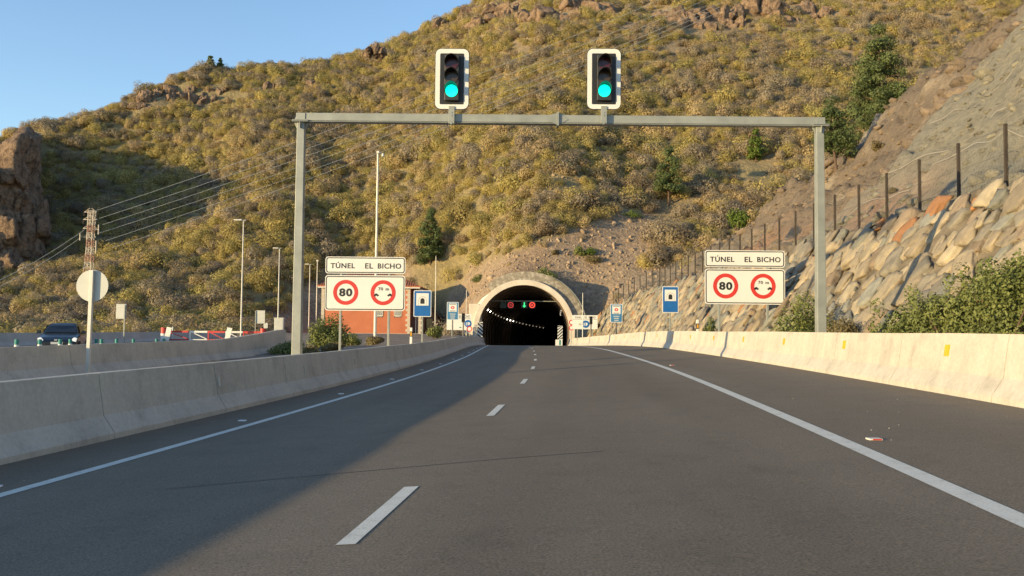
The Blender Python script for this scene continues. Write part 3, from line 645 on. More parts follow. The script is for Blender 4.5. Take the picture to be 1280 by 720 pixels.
# ------------------------------------------------------------------ scrub cover on the hill (one mass nobody could count)
def leafcloud(lumps, n, size, seed, shell=.55, updip=.15, jit=.42):
    """lumps (x,y,z,rx,ry,rz) -> many small leaf faces roughly facing outward"""
    r = np.random.RandomState(seed); lumps = np.array(lumps, float); w = (lumps[:, 3] * lumps[:, 4]) ** 1.0; w /= w.sum()
    k = r.choice(len(lumps), n, p=w); d = r.normal(size=(n, 3)); d /= np.linalg.norm(d, axis=1)[:, None]
    rad = shell + (1.06 - shell) * r.rand(n) ** .6
    c = lumps[k, :3] + d * lumps[k, 3:] * rad[:, None]
    nrm = d + r.normal(size=(n, 3)) * jit + np.array([0, 0, updip]); nrm /= np.linalg.norm(nrm, axis=1)[:, None]
    a = np.cross(nrm, r.normal(size=(n, 3))); a /= np.linalg.norm(a, axis=1)[:, None]; b = np.cross(nrm, a)
    s = size * (.6 + .8 * r.rand(n))[:, None]; a *= s; b *= s * .62
    V = np.stack([c - a, c - b * .9 + nrm * s * .15, c + a, c + b * .9 + nrm * s * .15], 1)
    return V.reshape(-1, 3), np.arange(4 * n).reshape(-1, 4)
pc = bpy.data.collections.new('scrub kinds')
for q in range(8):
    r = np.random.RandomState(100 + q); L_ = []
    for k in range(9 if q % 4 != 3 else 5):
        a = r.rand() * 6.28; rr = .62 * math.sqrt(r.rand()); s = r.uniform(.3, .52); L_.append((rr * math.cos(a), rr * math.sin(a), .10 + .42 * r.rand() * (1 - .5 * rr), s, s, s * .85))
    V, Fq = leafcloud(L_, 1700, .046, 200 + q, .66, .4, .30)
    me = bpy.data.meshes.new('scrub_%d' % q); o = npmesh('scrub', V, Fq, SCRUB[2 if q in (3, 6) else 1 if q in (2, 7) else 0]); COL.objects.unlink(o); pc.objects.link(o); o.name = 'scrub_kind_%d' % q
BARE_ = 0
BARE = [(548, 420), (556, 372), (590, 332), (640, 318), (700, 296), (760, 268), (806, 262), (828, 300), (800, 335), (850, 330), (860, 360), (700, 430)]
BARE2 = [(320, 420), (345, 392), (395, 345), (420, 318), (470, 330), (520, 335), (470, 420)]
hm = bpy.data.objects['hillside'].data; hv = np.empty(len(hm.vertices) * 3); hm.vertices.foreach_get('co', hv); hv = hv.reshape(-1, 3); hu_, hw_ = proj(hv[:, 0], hv[:, 1], hv[:, 2])
cov = np.where(inpoly(hu_, hw_, BARE) | inpoly(hu_, hw_, BARE2), 0.0, 1.0) * np.clip(.8 + .5 * vn(hv[:, 0] / 7, hv[:, 1] / 7, 0, 95) + .2, .5, 1) * np.where((hw_ < 70) & (hu_ > 560), .5, 1)
ca_ = hm.color_attributes.new('cover', 'FLOAT_COLOR', 'POINT'); ca_.data.foreach_set('color', np.stack([cov, cov, cov, np.ones_like(cov)], 1).astype(np.float32).ravel())
sp = 1.42; sx, sy = np.meshgrid(np.arange(-185, 200, sp), np.arange(100, 280, sp)); sx = sx.ravel() + RS.uniform(-.7, .7, sx.size); sy = sy.ravel() + RS.uniform(-.7, .7, sy.size)
sz = hill(sx, sy); su_, sv_ = proj(sx, sy, sz)
bare = inpoly(su_, sv_, BARE) | inpoly(su_, sv_, BARE2)
topr = (sv_ < 70 + 20 * vn(sx / 14, sy / 14, 0, 91)) & (su_ > 560)
dens = np.where(bare, .10, np.where(topr, .55, .96)); dens = dens * np.where(vn(sx / 9, sy / 9, 0, 93) < -.7, .55, 1)
ok = (RS.rand(sx.size) < dens) & (su_ > -200) & (su_ < 1480) & ~((np.abs(sx - hx(sy)) < 8.2) & (sy < 111))
ok &= ~inpoly(sx, sy, [(-150, 120), (-104, 138), (-88, 145), (-83.5, 148.5), (-84, 153), (-92, 168), (-103, 188), (-113, 205), (-150, 170)])
ok &= ~((sx > -30) & (sx < -9) & (sy < 130))
for u_, v_ in ((836, 257), (538, 331), (945, 203), (684, 350), (722, 318), (737, 318), (741, 328), (790, 272), (598, 351)):
    p_ = hit(u_, v_); ok &= ~((np.abs(sx - p_.x * sy / p_.y) < 2.6) & (sy > p_.y - 7) & (sy < p_.y + 1.5))
for x_, y_, w_ in OCP: ok &= (np.hypot(sx - x_, sy - y_) > w_ * .62)
sx, sy, sz, bare = sx[ok], sy[ok], sz[ok], bare[ok]; n = len(sx)
rad = np.exp(RS.normal(0, .36, n)) * 1.55; rad = np.clip(rad, .6, 3.1) * np.where(bare, .38, 1)
sme = bpy.data.meshes.new('hillside_scrub'); sme.vertices.add(n); sme.vertices.foreach_set('co', np.stack([sx, sy, sz - .1], 1).astype(np.float32).ravel())
def attr(me, nm, ty, data, key='value'): a = me.attributes.new(nm, ty, 'POINT'); a.data.foreach_set(key, data)
kind = np.where(bare, RS.choice([2, 3, 6, 7], n), np.where(vn(sx / 25, sy / 25, 0, 97) + .5 * RS.normal(size=n) > .45, RS.choice([2, 3, 6, 7], n), RS.choice([0, 1, 4, 5, 0, 1, 4, 5, 7, 6, 3, 2], n))).astype(np.int32)
attr(sme, 'kind_of_scrub', 'INT', kind)
attr(sme, 'turn', 'FLOAT_VECTOR', np.stack([RS.normal(0, .12, n), RS.normal(0, .12, n), RS.rand(n) * 6.28], 1).astype(np.float32).ravel(), 'vector')
attr(sme, 'grow', 'FLOAT_VECTOR', np.stack([rad, rad * RS.uniform(.85, 1.15, n), rad * RS.uniform(.85, 1.4, n)], 1).astype(np.float32).ravel(), 'vector')
def scatter(name, me, coll):
    ng = bpy.data.node_groups.new(name, 'GeometryNodeTree')
    ng.interface.new_socket('Geometry', in_out='INPUT', socket_type='NodeSocketGeometry'); ng.interface.new_socket('Geometry', in_out='OUTPUT', socket_type='NodeSocketGeometry')
    gi, go = ng.nodes.new('NodeGroupInput'), ng.nodes.new('NodeGroupOutput'); ci = ng.nodes.new('GeometryNodeCollectionInfo'); ci.inputs[0].default_value = coll
    ci.inputs['Separate Children'].default_value = True; ci.inputs['Reset Children'].default_value = True
    ip = ng.nodes.new('GeometryNodeInstanceOnPoints'); ip.inputs['Pick Instance'].default_value = True
    def na(nm, ty): q = ng.nodes.new('GeometryNodeInputNamedAttribute'); q.data_type = ty; q.inputs['Name'].default_value = nm; return q.outputs[0]
    e2r = ng.nodes.new('FunctionNodeEulerToRotation')
    ng.links.new(gi.outputs[0], ip.inputs['Points']); ng.links.new(ci.outputs[0], ip.inputs['Instance']); ng.links.new(na('kind_of_scrub', 'INT'), ip.inputs['Instance Index'])
    ng.links.new(na('turn', 'FLOAT_VECTOR'), e2r.inputs[0]); ng.links.new(e2r.outputs[0], ip.inputs['Rotation']); ng.links.new(na('grow', 'FLOAT_VECTOR'), ip.inputs['Scale'])
    ng.links.new(ip.outputs[0], go.inputs[0])
    o = link(name, me); md = o.modifiers.new('scatter', 'NODES'); md.node_group = ng; return o
tag(scatter('hillside_scrub', sme, pc), 'dry olive and tan scrub covering the whole hillside', 'scrub', kind='stuff')
# loose stones
rc = bpy.data.collections.new('stone kinds')
for q in range(4):
    bm = bmesh.new(); bmesh.ops.create_icosphere(bm, subdivisions=2, radius=1); V = np.array([v.co[:] for v in bm.verts]); V = V * (1 + .5 * vn(V[:, 0] * 1.3, V[:, 1] * 1.3, V[:, 2] * 1.3, 300 + q))[:, None] * np.array([1, .8, .6])
    Fq = np.array([[v.index for v in f.verts] for f in bm.faces]); bm.free(); o = npmesh('stone', V, Fq, MT['stone_loose'] if 'stone_loose' in MT else MT.setdefault('stone_loose', mat('loose stone', [(.22, .155, .10), (.30, .22, .145), (.38, .29, .2)], .95, .5, 4, coord='World')), k=3); COL.objects.unlink(o); rc.objects.link(o); o.name = 'stone_kind_%d' % q
n0 = 9000; tx = RS.uniform(-120, 130, n0); ty = RS.uniform(100, 230, n0); tz = hill(tx, ty); tu, tv = proj(tx, ty, tz)
bz = inpoly(tu, tv, BARE) | inpoly(tu, tv, BARE2) | ((tv < 75) & (tu > 560)); ok = (bz | (RS.rand(n0) < .25)) & (tu > -50) & (tu < 1330) & ~((np.abs(tx - hx(ty)) < 7.5) & (ty < 109))
ex = RS.uniform(-20, 24, 1500); ey = 104 + 26 * RS.rand(1500) ** 1.3; ok2 = ~((np.abs(ex - hx(ey)) < 7.5) & (ey < 109)) & ~((ex < -5) & (ey < 117))
tx, ty = np.r_[tx[ok], ex[ok2]], np.r_[ty[ok], ey[ok2]]; tz = hill(tx, ty); n = len(tx)
qme = bpy.data.meshes.new('loose_stones'); qme.vertices.add(n); qme.vertices.foreach_set('co', np.stack([tx, ty, tz], 1).astype(np.float32).ravel())
attr(qme, 'kind_of_scrub', 'INT', RS.choice(4, n).astype(np.int32)); attr(qme, 'turn', 'FLOAT_VECTOR', (RS.rand(n, 3) * 6.28).astype(np.float32).ravel(), 'vector')
rr = np.clip(np.exp(RS.normal(-1.85, .45, n)), .05, .55); attr(qme, 'grow', 'FLOAT_VECTOR', np.stack([rr, rr, rr], 1).astype(np.float32).ravel(), 'vector')
tag(scatter('loose_stones', qme, rc), 'loose pale stones strewn over the bare slope around the tunnel mouth', 'stones', kind='stuff')
#PART3
# ------------------------------------------------------------------ gantry and signals
GY_ = 22.5
gz = lambda x, y: float(ground(x, y))
pl, pr = P(378.4, 150, GY_), P(1023, 150.5, GY_)
lx, rx = P(369.8, 438, GY_).x, P(1026.7, 412, GY_).x
lx = (lx + pl.x) / 2; rx = (rx + pr.x) / 2; bz = (pl.z + pr.z) / 2
t = thing('traffic_gantry', 'grey steel portal gantry spanning the road and carrying two green signals', 'gantry', (0, GY_, 0))
for x in (lx, rx):
    b0 = gz(x, GY_) - .1; mb = MB(); w0, w1 = .12, .098
    vs = [(x + sx * w, sy * w, z) for w, z in ((w0, b0), (w1, bz - .12)) for sx, sy in ((-1, -1), (1, -1), (1, 1), (-1, 1))]
    mb.add(vs, [(0, 1, 5, 4), (1, 2, 6, 5), (2, 3, 7, 6), (3, 0, 4, 7), (4, 5, 6, 7)]); o = mb.build('post', MT['steel'], t, bevel=.012)
    pb = MB().box((x, 0, b0 + .11), (.5, .5, .03)); [pb.tube([(x + a * .19, c * .19, b0 + .12), (x + a * .19, c * .19, b0 + .2)], .018, 6) for a in (-1, 1) for c in (-1, 1)]; pb.build('base_plate', MT['steel'], o)
    cb = MB().box((x, 0, bz), (.24, .24, .22)).box((x, 0, bz - .12), (.42, .36, .022)).box((x, 0, bz - .085), (.42, .36, .022))
    for sx in (-1, 1): cb.prism([(x + sx * .11, bz - .11), (x + sx * .20, bz - .11), (x + sx * .11, bz - .30)], -.012, .012); cb.prism([(x + sx * .12, bz + .09), (x + sx * .2, bz - .07), (x + sx * .12, bz - .07)], -.012, .012)
    for sy in (-1, 1): cb.bar((x, sy * .12, bz - .3), (x, sy * .17, bz - .12), .012, .1)
    cb.build('corner_bracket', MT['steel'], t, bevel=.004)
xm = P(697, 148, GY_).x
for a, c in ((lx + .12, xm - .02), (xm + .02, rx - .12)):
    MB().box(((a + c) / 2, 0, bz + .015), (c - a, .2, .205)).box(((a + c) / 2, 0, bz - .11), (c - a, .23, .022)).build('beam', MT['steel'], t, bevel=.008)
fl = MB().box((xm, 0, bz), (.05, .34, .36))
for sx in (-1, 1):
    for yy in (-.107, .107): fl.prism([(xm + sx * .02, bz + .15), (xm + sx * .26, bz + .02), (xm + sx * .26, bz - .02), (xm + sx * .02, bz - .15)], yy - .006, yy + .006)
    for yy in (-.06, .06): fl.prism([(xm + sx * .022, bz + .17), (xm + sx * .24, bz + .12), (xm + sx * .022, bz + .12)], yy - .006, yy + .006)
fl.build('joint_flange', MT['steel'], t)
LENS = emit('green lens', (0.0, .85, .52), 1.15, (.0, .2, .12)); RED_OFF = mat('dark red lens', [(.05, .006, .006), (.07, .01, .01)], .2, 4, 2); AMB_OFF = mat('dark amber lens', [(.045, .028, .01), (.06, .035, .012)], .2, 4, 2)
for u, lab in ((565, 'green traffic signal over the left lane, on the gantry arm'), (755, 'green traffic signal over the right lane, just right of the gantry joint')):
    c = P(u, 98.5, GY_ - .2); tl = thing('traffic_light', lab, 'traffic light', (c.x, c.y, c.z))
    W, Hh = .87, 1.59
    MB().prism(rrect(0, 0, W + .03, Hh + .03, .16), .014, .030).build('backboard', MT['black'], tl)
    MB().band(rrect(0, 0, W, Hh, .15), rrect(0, 0, W - .24, Hh - .24, .03), .004, .0138).build('white_border', MT['white'], tl)
    MB().box((0, -.05, .01), (.37, .10, 1.2)).build('housing', MT['char'], tl, bevel=.012)
    for q, m in ((1, RED_OFF), (0, AMB_OFF), (-1, LENS)):
        z = q * .355 + .01
        MB().prism(circ(0, z, .160, 32), -.118, -.101).build('lens', m, tl)
        mb = MB(); n = 26; a0, a1 = R(-20), R(200); ro, ri = .182, .172
        ring = [[(r_ * math.cos(a0 + (a1 - a0) * i / n), y, z + r_ * math.sin(a0 + (a1 - a0) * i / n)) for i in range(n + 1)] for r_, y in ((ro, -.1), (ro, 0), (ri, 0), (ri, -.1))]
        for i in range(n + 1):
            k = i / n; ang = a0 + (a1 - a0) * k; dpt = .12 + .20 * max(0, math.sin(ang)) ** .5
            for r_ in (1, 2): x_, _, z_ = ring[r_][i]; ring[r_][i] = (x_, -.1 - dpt, z_)
        mb.grid(ring); mb.build('visor', MT['black'], tl, smooth=False)
    mb = MB().box((0, .0, -Hh / 2 - .16), (.155, .05, .46)); mb.box((0, -.005, -Hh / 2 - .39), (.05, .06, .05))
    for zz in (-.02, -.10): mb.tube([(0, -.04, -Hh / 2 + zz - .08), (0, -.02, -Hh / 2 + zz - .08)], .016, 8)
    mb.box((0, .045, -Hh / 2 + .08), (.155, .035, .3))
    mb.build('mounting_bracket', MT['steel'], tl, bevel=.004)

# ------------------------------------------------------------------ signs
def ringmesh(cx, cz, ro, ri, y0, y1, n=40): return MB().band(circ(cx, cz, ro, n), circ(cx, cz, ri, n), y0, y1)
def carglyph(cx, cz, w, flip):
    o = [(-.5, -.2), (-.5, .02), (-.36, .1), (-.2, .34), (.16, .34), (.3, .1), (.5, .04), (.5, -.2), (.36, -.2), (.32, -.34), (.2, -.34), (.16, -.2), (-.16, -.2), (-.2, -.34), (-.32, -.34), (-.36, -.2)]
    return [(cx + flip * x * w, cz + z * w * .9) for x, z in (o if flip > 0 else o[::-1])]
def tunnel_name_sign(label, u0, u1, vtop, Y, posts):
    a = P((u0 + u1) / 2, vtop, Y); W = P(u1, vtop, Y).x - P(u0, vtop, Y).x; k = W / 510
    t = thing('tunnel_sign', label, 'road sign', (a.x, Y, gz(a.x, Y))); Z = a.z - gz(a.x, Y)
    pn = MB().prism(rrect(0, Z - 54 * k, W, 108 * k, 18 * k), 0, .03).build('name_panel', MT['white'], t)
    MB().band(rrect(0, Z - 54 * k, W - 10 * k, 98 * k, 15 * k), rrect(0, Z - 54 * k, W - 22 * k, 86 * k, 10 * k), -.003, .001).build('border_line', MT['black'], pn)
    for s, cx, w in (('TÚNEL', -.284, .304), ('EL', .045, .098), ('BICHO', .30, .292)):
        hh = 34 * k * (1.22 if 'Ú' in s else 1.0); lettering('lettering', s, MT['black'], pn, cx * W, -.004, Z - 58 * k + (4 * k if 'Ú' in s else 0), w * W, hh, .018, spacing=1.1)
    zc = Z - 231 * k
    mp_ = MB().prism(rrect(0, zc, W, 226 * k, 20 * k), 0, .03).build('limits_panel', MT['white'], t)
    MB().band(rrect(0, zc, W - 10 * k, 214 * k, 17 * k), rrect(0, zc, W - 22 * k, 202 * k, 12 * k), -.003, .001).build('border_line', MT['black'], mp_)
    for cx, nm in ((-123 * k, 'speed_limit_disc'), (115 * k, 'spacing_disc')):
        dk = ringmesh(cx, zc + 3 * k, 80 * k, 56 * k, -.006, .002, 48).build(nm, MT['red'], t)
        if cx < 0: [lettering('numeral', q_, MT['black'], dk, cx + dx * k, -.006, zc + 3 * k, 40 * k, 52 * k, .035) for q_, dx in (('8', -22), ('0', 22))]
        else:
            [lettering('numeral', q_, MT['black'], dk, cx + dx * k, -.006, zc + dz * k, w_ * k, h_ * k, .012) for q_, dx, w_, dz, h_ in (('7', -24, 13, 27, 20), ('0', -8, 14, 27, 20), ('m', 26, 21, 24, 14))]
            for f, dx in ((1, -43 * k), (-1, 43 * k)): MB().prism(carglyph(cx + dx, zc - 12 * k, 31 * k, f), -.007, .001).build('car_symbol', MT['black'], dk)
    for u in posts:
        x = P(u, 400, Y).x - a.x; MB().box((x, .085, (Z - 20 * k) / 2 - .2), (.09, .10, Z - 20 * k + .4)).build('post', MT['steel'], t, bevel=.008)
    br_ = MB().box((0, .033, Z - 56 * k), (W * .9, .02, .05)).box((0, .033, zc), (W * .9, .02, .05)); br_.build('stiffener', MT['alu'], t)
tunnel_name_sign('white tunnel name board with the 80 disc, in front of the orange building', 407, 507, 321, 35, (425, 485.5))
tunnel_name_sign('white tunnel name board with the 80 disc, beside the rock wall on the right', 881, 981, 313, 35, (899.5, 960))

def arch_outline(cx, z0_, w, h, n=14):
    r = w / 2; return [(cx - r, z0_), (cx + r, z0_)] + [(cx + r * math.cos(math.pi * i / n), z0_ + h - r + r * math.sin(math.pi * i / n)) for i in range(n + 1)]
def blue_tunnel_sign(label, u, v0, v1, Y, w):
    a = P(u, v0, Y); bq = P(u, v1, Y); hgt = a.z - bq.z; g0 = gz(a.x, Y); t = thing('tunnel_warning_sign', label, 'road sign', (a.x, Y, g0)); zc = (a.z + bq.z) / 2 - g0
    pn = MB().prism(rrect(0, zc, w, hgt, .05), 0, .03).build('panel', MT['white'], t)
    MB().prism(rrect(0, zc, w - .07, hgt - .07, .03), -.004, .002).build('blue_field', MT['blue'], pn)
    pz = zc + hgt * .16; q = w * .70
    pic = MB().box((0, -.004, pz), (q, .006, q)).build('pictogram', MT['white'], t)
    MB().band(arch_outline(0, pz - q * .48, q * .70, q * .74), arch_outline(0, pz - q * .48, q * .6, q * .66), -.010, -.005).build('arch_outline', mat('pale grey ink', [(.45, .44, .42), (.5, .49, .46)], .6, 5, 2), pic)
    MB().prism(arch_outline(0, pz - q * .36, q * .34, q * .46), -.010, -.005).build('arch', MT['black'], pic)
    MB().box((0, .07, (zc - .1) / 2 - .15), (.08, .08, zc + hgt * .6)).build('post', MT['steel'], t, bevel=.006)
blue_tunnel_sign('blue sign with a black tunnel arch, standing by the corner of the orange building', 528.3, 363, 396, 45, .92)
blue_tunnel_sign('blue sign with a black tunnel arch, against the rock wall left of the name board', 838, 358, 391, 47, .88)
def info_sign(label, u, v0, v1, Y, w):
    a = P(u, v0, Y); bq = P(u, v1, Y); hgt = a.z - bq.z; g0 = gz(a.x, Y); t = thing('information_sign', label, 'road sign', (a.x, Y, g0)); zc = (a.z + bq.z) / 2 - g0
    pn = MB().prism(rrect(0, zc, w, hgt, .05), 0, .03).build('panel', MT['white'], t)
    MB().prism(rrect(0, zc, w - .08, hgt - .08, .03), -.004, .002).build('blue_field', MT['blue2'], pn)
    wq, hq = w * .68, hgt * .47; pz = zc + hgt * .19
    sq = MB().box((0, -.004, pz), (wq, .006, hq)).build('white_square', MT['white'], t)
    MB().band([(x, pz + (z - pz) * .8) for x, z in circ(.0, pz, wq * .24, 24)], [(x, pz + (z - pz) * .8) for x, z in circ(.0, pz, wq * .10, 24)], -.011, -.005).build('emblem', MT['red'], sq)
    rr = random.Random(3)
    for zz, ww in ((pz + hq * .40, .8), (pz - hq * .40, .7)): MB().box((0, -.009, zz), (wq * ww, .004, hq * .07)).build('small_print', MT['char'], sq)
    for q, ww in enumerate((.5, .42, .36)): MB().box((0, -.008, zc - hgt * (.17 + .11 * q)), (w * ww, .004, hgt * .05)).build('white_print', MT['alu'], pn)
    MB().box((0, .07, (zc - .1) / 2 - .15), (.09, .08, zc + hgt * .6)).build('post', MT['steel_dark'], t, bevel=.006)
info_sign('small blue information sign with a red emblem, left of the tunnel mouth', 566, 377.5, 400, 64, .86)
info_sign('small blue information sign with red emblem, against the rock wall right of the tunnel', 770.5, 380, 403, 72, 1.0)

def headlamp_disc(cx, cz, r, parent):
    dk = MB().prism(circ(cx, cz, r, 32), -.03, -.012).build('blue_disc', MT['blue'], parent)
    mb = MB().prism([(cx + .05 * r, cz - .42 * r)] + [(cx + .05 * r + .5 * r * math.sin(math.pi * i / 10), cz - .42 * r * math.cos(math.pi * i / 10)) for i in range(1, 10)] + [(cx + .05 * r, cz + .42 * r)], -.036, -.0295)
    for i in range(4): mb.bar((cx - .06 * r, -.033, cz + (.33 - .22 * i) * r), (cx - .62 * r, -.033, cz + (.2 - .22 * i) * r), .006, .11 * r)
    mb.build('headlamp_symbol', MT['white'], dk)
def tunnel_board(label, u0, u1, v0, v1, Y, disc_u, disc_v, disc_r, left):
    a = P((u0 + u1) / 2, v0, Y); c = P((u0 + u1) / 2, v1, Y); W = P(u1, v0, Y).x - P(u0, v0, Y).x; hh = a.z - c.z; g0 = gz(a.x, Y)
    t = thing('tunnel_board', label, 'road sign', (a.x, Y, g0)); z1, z2 = a.z - g0, c.z - g0
    pn = MB().prism(rrect(0, (z1 + z2) / 2, W, hh, .06), 0, .04).build('panel', MT['white'], t)
    [lettering('lettering', s_, MT['char'], pn, W * f_, -.003, z1 - hh * .15, W * w_, hh * .15, .01) for s_, f_, w_ in (('TÚNEL', -.27, .28), ('EL', .04, .1), ('BICHO', .29, .28))]
    MB().box((0, -.004, z1 - hh * .29), (W * .96, .006, .03)).build('border_line', MT['char'], pn)
    d = P(disc_u, disc_v, Y); headlamp_disc(d.x - a.x, d.z - g0, disc_r, t)
    if left: MB().box((W * .05, -.005, z2 + hh * .16), (.22, .006, .12)).build('green_mark', MT['teal'], pn)
    else: MB().prism(circ(-W * .2, z2 + hh * .35, .14, 20), -.006, .001).build('grey_emblem', MT['alu'], pn)
    for x in (-W * .3, W * .3): MB().box((x, .09, (z2 + .3) / 2 - .2), (.09, .09, z2 + .9)).build('post', MT['steel'], t)
tunnel_board('white tunnel board with a blue headlamp disc, left of the tunnel mouth', 558.5, 589.5, 392.5, 412.5, 94, 585, 404.5, .40, True)
tunnel_board('white tunnel board with a blue headlamp disc, right of the tunnel mouth', 715.5, 747, 394, 411.5, 94, 732, 405.2, .40, False)
def small_signal(label, u, v0, v1, Y):
    a, c = P(u, v0, Y), P(u, v1, Y); g0 = gz(a.x, Y); t = thing('lane_signal', label, 'traffic light', (a.x, Y, g0)); z1, z2 = a.z - g0, c.z - g0; h_ = z1 - z2
    MB().box((0, 0, (z1 + z2) / 2), (h_ * .36, .2, h_)).build('housing', MT['black'], t, bevel=.02)
    for q in (-1, 0, 1): 
        MB().prism(circ(0, (z1 + z2) / 2 + q * h_ * .3, h_ * .12, 20), -.115, -.1).build('lens', MT['char'], t)
        mb = MB(); mb.grid([[(h_ * .14 * math.cos(a_), y, (z1 + z2) / 2 + q * h_ * .3 + h_ * .14 * math.sin(a_)) for a_ in np.linspace(0, math.pi, 12)] for y in (-.1, -.32)]); mb.build('visor', MT['black'], t)
    MB().tube([(0, .05, -.2), (0, .05, z2 + .1)], .07, 8).build('post', MT['steel_dark'], t)
small_signal('unlit black signal on a post left of the tunnel mouth, beside a blue disc', 579.2, 391.5, 403, 86)
small_signal('unlit black signal on a post, in front of the white board right of the tunnel', 738.8, 395.5, 405.5, 88)
def ban_post(label, u, discs, Y):
    a = P(u, 410, Y); g0 = gz(a.x, Y); t = thing('prohibition_sign', label, 'road sign', (a.x, Y, g0))
    for v in discs:
        z = P(u, v, Y).z - g0; d = MB().prism(circ(0, z, .30, 28), -.01, .01).build('disc', MT['white'], t); ringmesh(0, z, .30, .2, -.02, -.0105, 28).build('red_ring', MT['red'], d)
    MB().tube([(0, .05, -.2), (0, .05, P(u, discs[0], Y).z - g0 + .3)], .035, 8).build('post', MT['steel'], t)
ban_post('pair of red ringed round signs at the right edge of the tunnel portal', 714.3, (403, 409.8), 99)
ban_post('single red ringed sign under the blue disc left of the tunnel portal', 586.8, (411.2,), 92)
# round sign seen from the back, other sign backs
c = P(114, 357, 24); g0 = gz(c.x, 24) + .02; t = thing('round_sign', 'big round sign seen from the back, on a flat post before the middle barrier', 'road sign', (c.x, 24, g0))
MB().prism(circ(0, c.z - g0, .445, 48), .06, .085).build('disc', MT['alu'], t)
x1 = P(109.5, 440, 24).x - c.x
MB().bar((x1 * .55, 0, -.15), (x1 * .05 + .02, 0, c.z - g0 + .43), .095, .10).build('post', MT['white2'], t, bevel=.006)
def back_panel(label, u0, u1, v0, v1, Y, posts, cat='road sign'):
    a, c = P(u0, v0, Y), P(u1, v1, Y); xc = (a.x + c.x) / 2; g0 = gz(xc, Y); t = thing('sign_back', label, cat, (xc, Y, g0))
    MB().box((0, 0, (a.z + c.z) / 2 - g0), (c.x - a.x, .035, a.z - c.z)).build('panel', MT['alu'], t, bevel=.008)
    MB().box((0, -.025, (a.z + c.z) / 2 - g0 + (a.z - c.z) * .3), (c.x - a.x - .06, .02, .05)).build('stiffener', MT['alu'], t)
    for u in posts: x = P(u, v1, Y).x - xc; MB().bar((x, -.06, -.2), (x, -.06, a.z - g0 - .05), .08).build('post', MT['steel'], t)
    return t
back_panel('grey back of a rectangular sign on one post behind the farthest barrier', 145.5, 157.5, 380, 398.5, 66, (156,))
t = back_panel('grey back of a boxy sign beyond the red and white gate', 320, 331, 388, 404.5, 88, (319.5,))
p1 = P(332, 407, 88); q = t.location; MB().prism([(x + p1.x - q.x, z + p1.z - q.z) for x, z in rrect(0, 0, .42, .55, .1)], .02, .05).build('small_plate', MT['alu'], t)
a = P(349, 412, 95); t = thing('roadside_cabinet', 'small pale roadside cabinet behind the rising end of the middle barrier', 'cabinet', (a.x, 95, gz(a.x, 95)))
MB().box((0, 0, .9), (1.0, .5, 1.8)).build('body', MT['alu'], t, bevel=.02); MB().box((0, 0, 1.84), (1.1, .6, .06)).build('lid', MT['white2'], t); MB().box((.0, -.257, .9), (.8, .012, 1.5)).build('door', MT['alu'], t)

# ------------------------------------------------------------------ tunnel
t = thing('road_tunnel', 'dark road tunnel with a pale concrete portal arch in the hillside', 'tunnel', (0, TUN_Y, 0))
def tprof(Rr, n=28, foot=0.0):
    q = [(Rr - .15, foot), (Rr, 1.0)] + [(Rr * math.cos(math.pi * i / n), 1.8 + Rr * math.sin(math.pi * i / n)) for i in range(n + 1)] + [(-Rr, 1.0), (-Rr + .15, foot)]; return q
def tsec(Y, Rr, foot=-.3): return [(float(hx(Y)) + .06 + x, Y - TUN_Y, float(z0(Y)) + z) for x, z in tprof(Rr, 28, foot)]
lin = mat('sooty lining', [(.11, .08, .06), (.17, .125, .095)], .8, .5, 5, coord='World')
mb = MB(); mb.grid([tsec(y, 5.5) for y in np.arange(104.4, 262, 2.0)])
for y in np.arange(107, 256, 4.0):
    mb.grid([tsec(y, r_) for r_, y in ((5.52, y), (5.36, y + .02), (5.36, y + .38), (5.52, y + .4))])
mb.add(tsec(260, 5.6), [tuple(range(33))]); mb.build('lining', lin, t)
mb = MB(); o = [(x + TUN_X, z + float(z0(104))) for x, z in tprof(6.12, 40, -.3)]; i_ = [(x + TUN_X, z + float(z0(104))) for x, z in tprof(5.48, 40, -.3)]
n = len(o); pts = []
for y in (-.55, .6):
    pts.append([(x, y, z) for x, z in o]); pts.append([(x, y, z) for x, z in i_])
mb.grid([pts[1], pts[0], pts[2], pts[3], pts[1]]); mb.build('portal_arch', MT['portal'], t, bevel=.05)
mb = MB(); oc = [(x * (1.0 if x < 0 else 1.03) + TUN_X + .15, z + float(z0(104)) + .1) for x, z in tprof(7.05, 40, -.3)]; ic = [(x + TUN_X, z + float(z0(104))) for x, z in tprof(6.10, 40, -.3)]
k0, k1 = 3, n - 13
A = [[(x, y + .35 * vn(x * 2, z * 2, y, 7) * (y > 0), z + .12 * vn(x, z * 1.4, y, 8)) for x, z in pr_[k0:k1]] for pr_, y in ((ic, -.1), (oc, .0), (oc, 2.5), (oc, 5.5))]
mb.grid(A); mb.build('stone_collar', MT['masonry'], t)
A = [[(x, y, z) for x, z in pr_[k0:k1 - 14]] for pr_, y in (([(x * 1.012 - .02, z + .02) for x, z in oc], -.12), ([(x * 1.03 - .04, z + .05) for x, z in oc], -.12), ([(x * 1.03 - .04, z + .05) for x, z in oc], 5.0))]
mb = MB(); mb.grid(A); mb.build('collar_edge', MT['steel'], t)
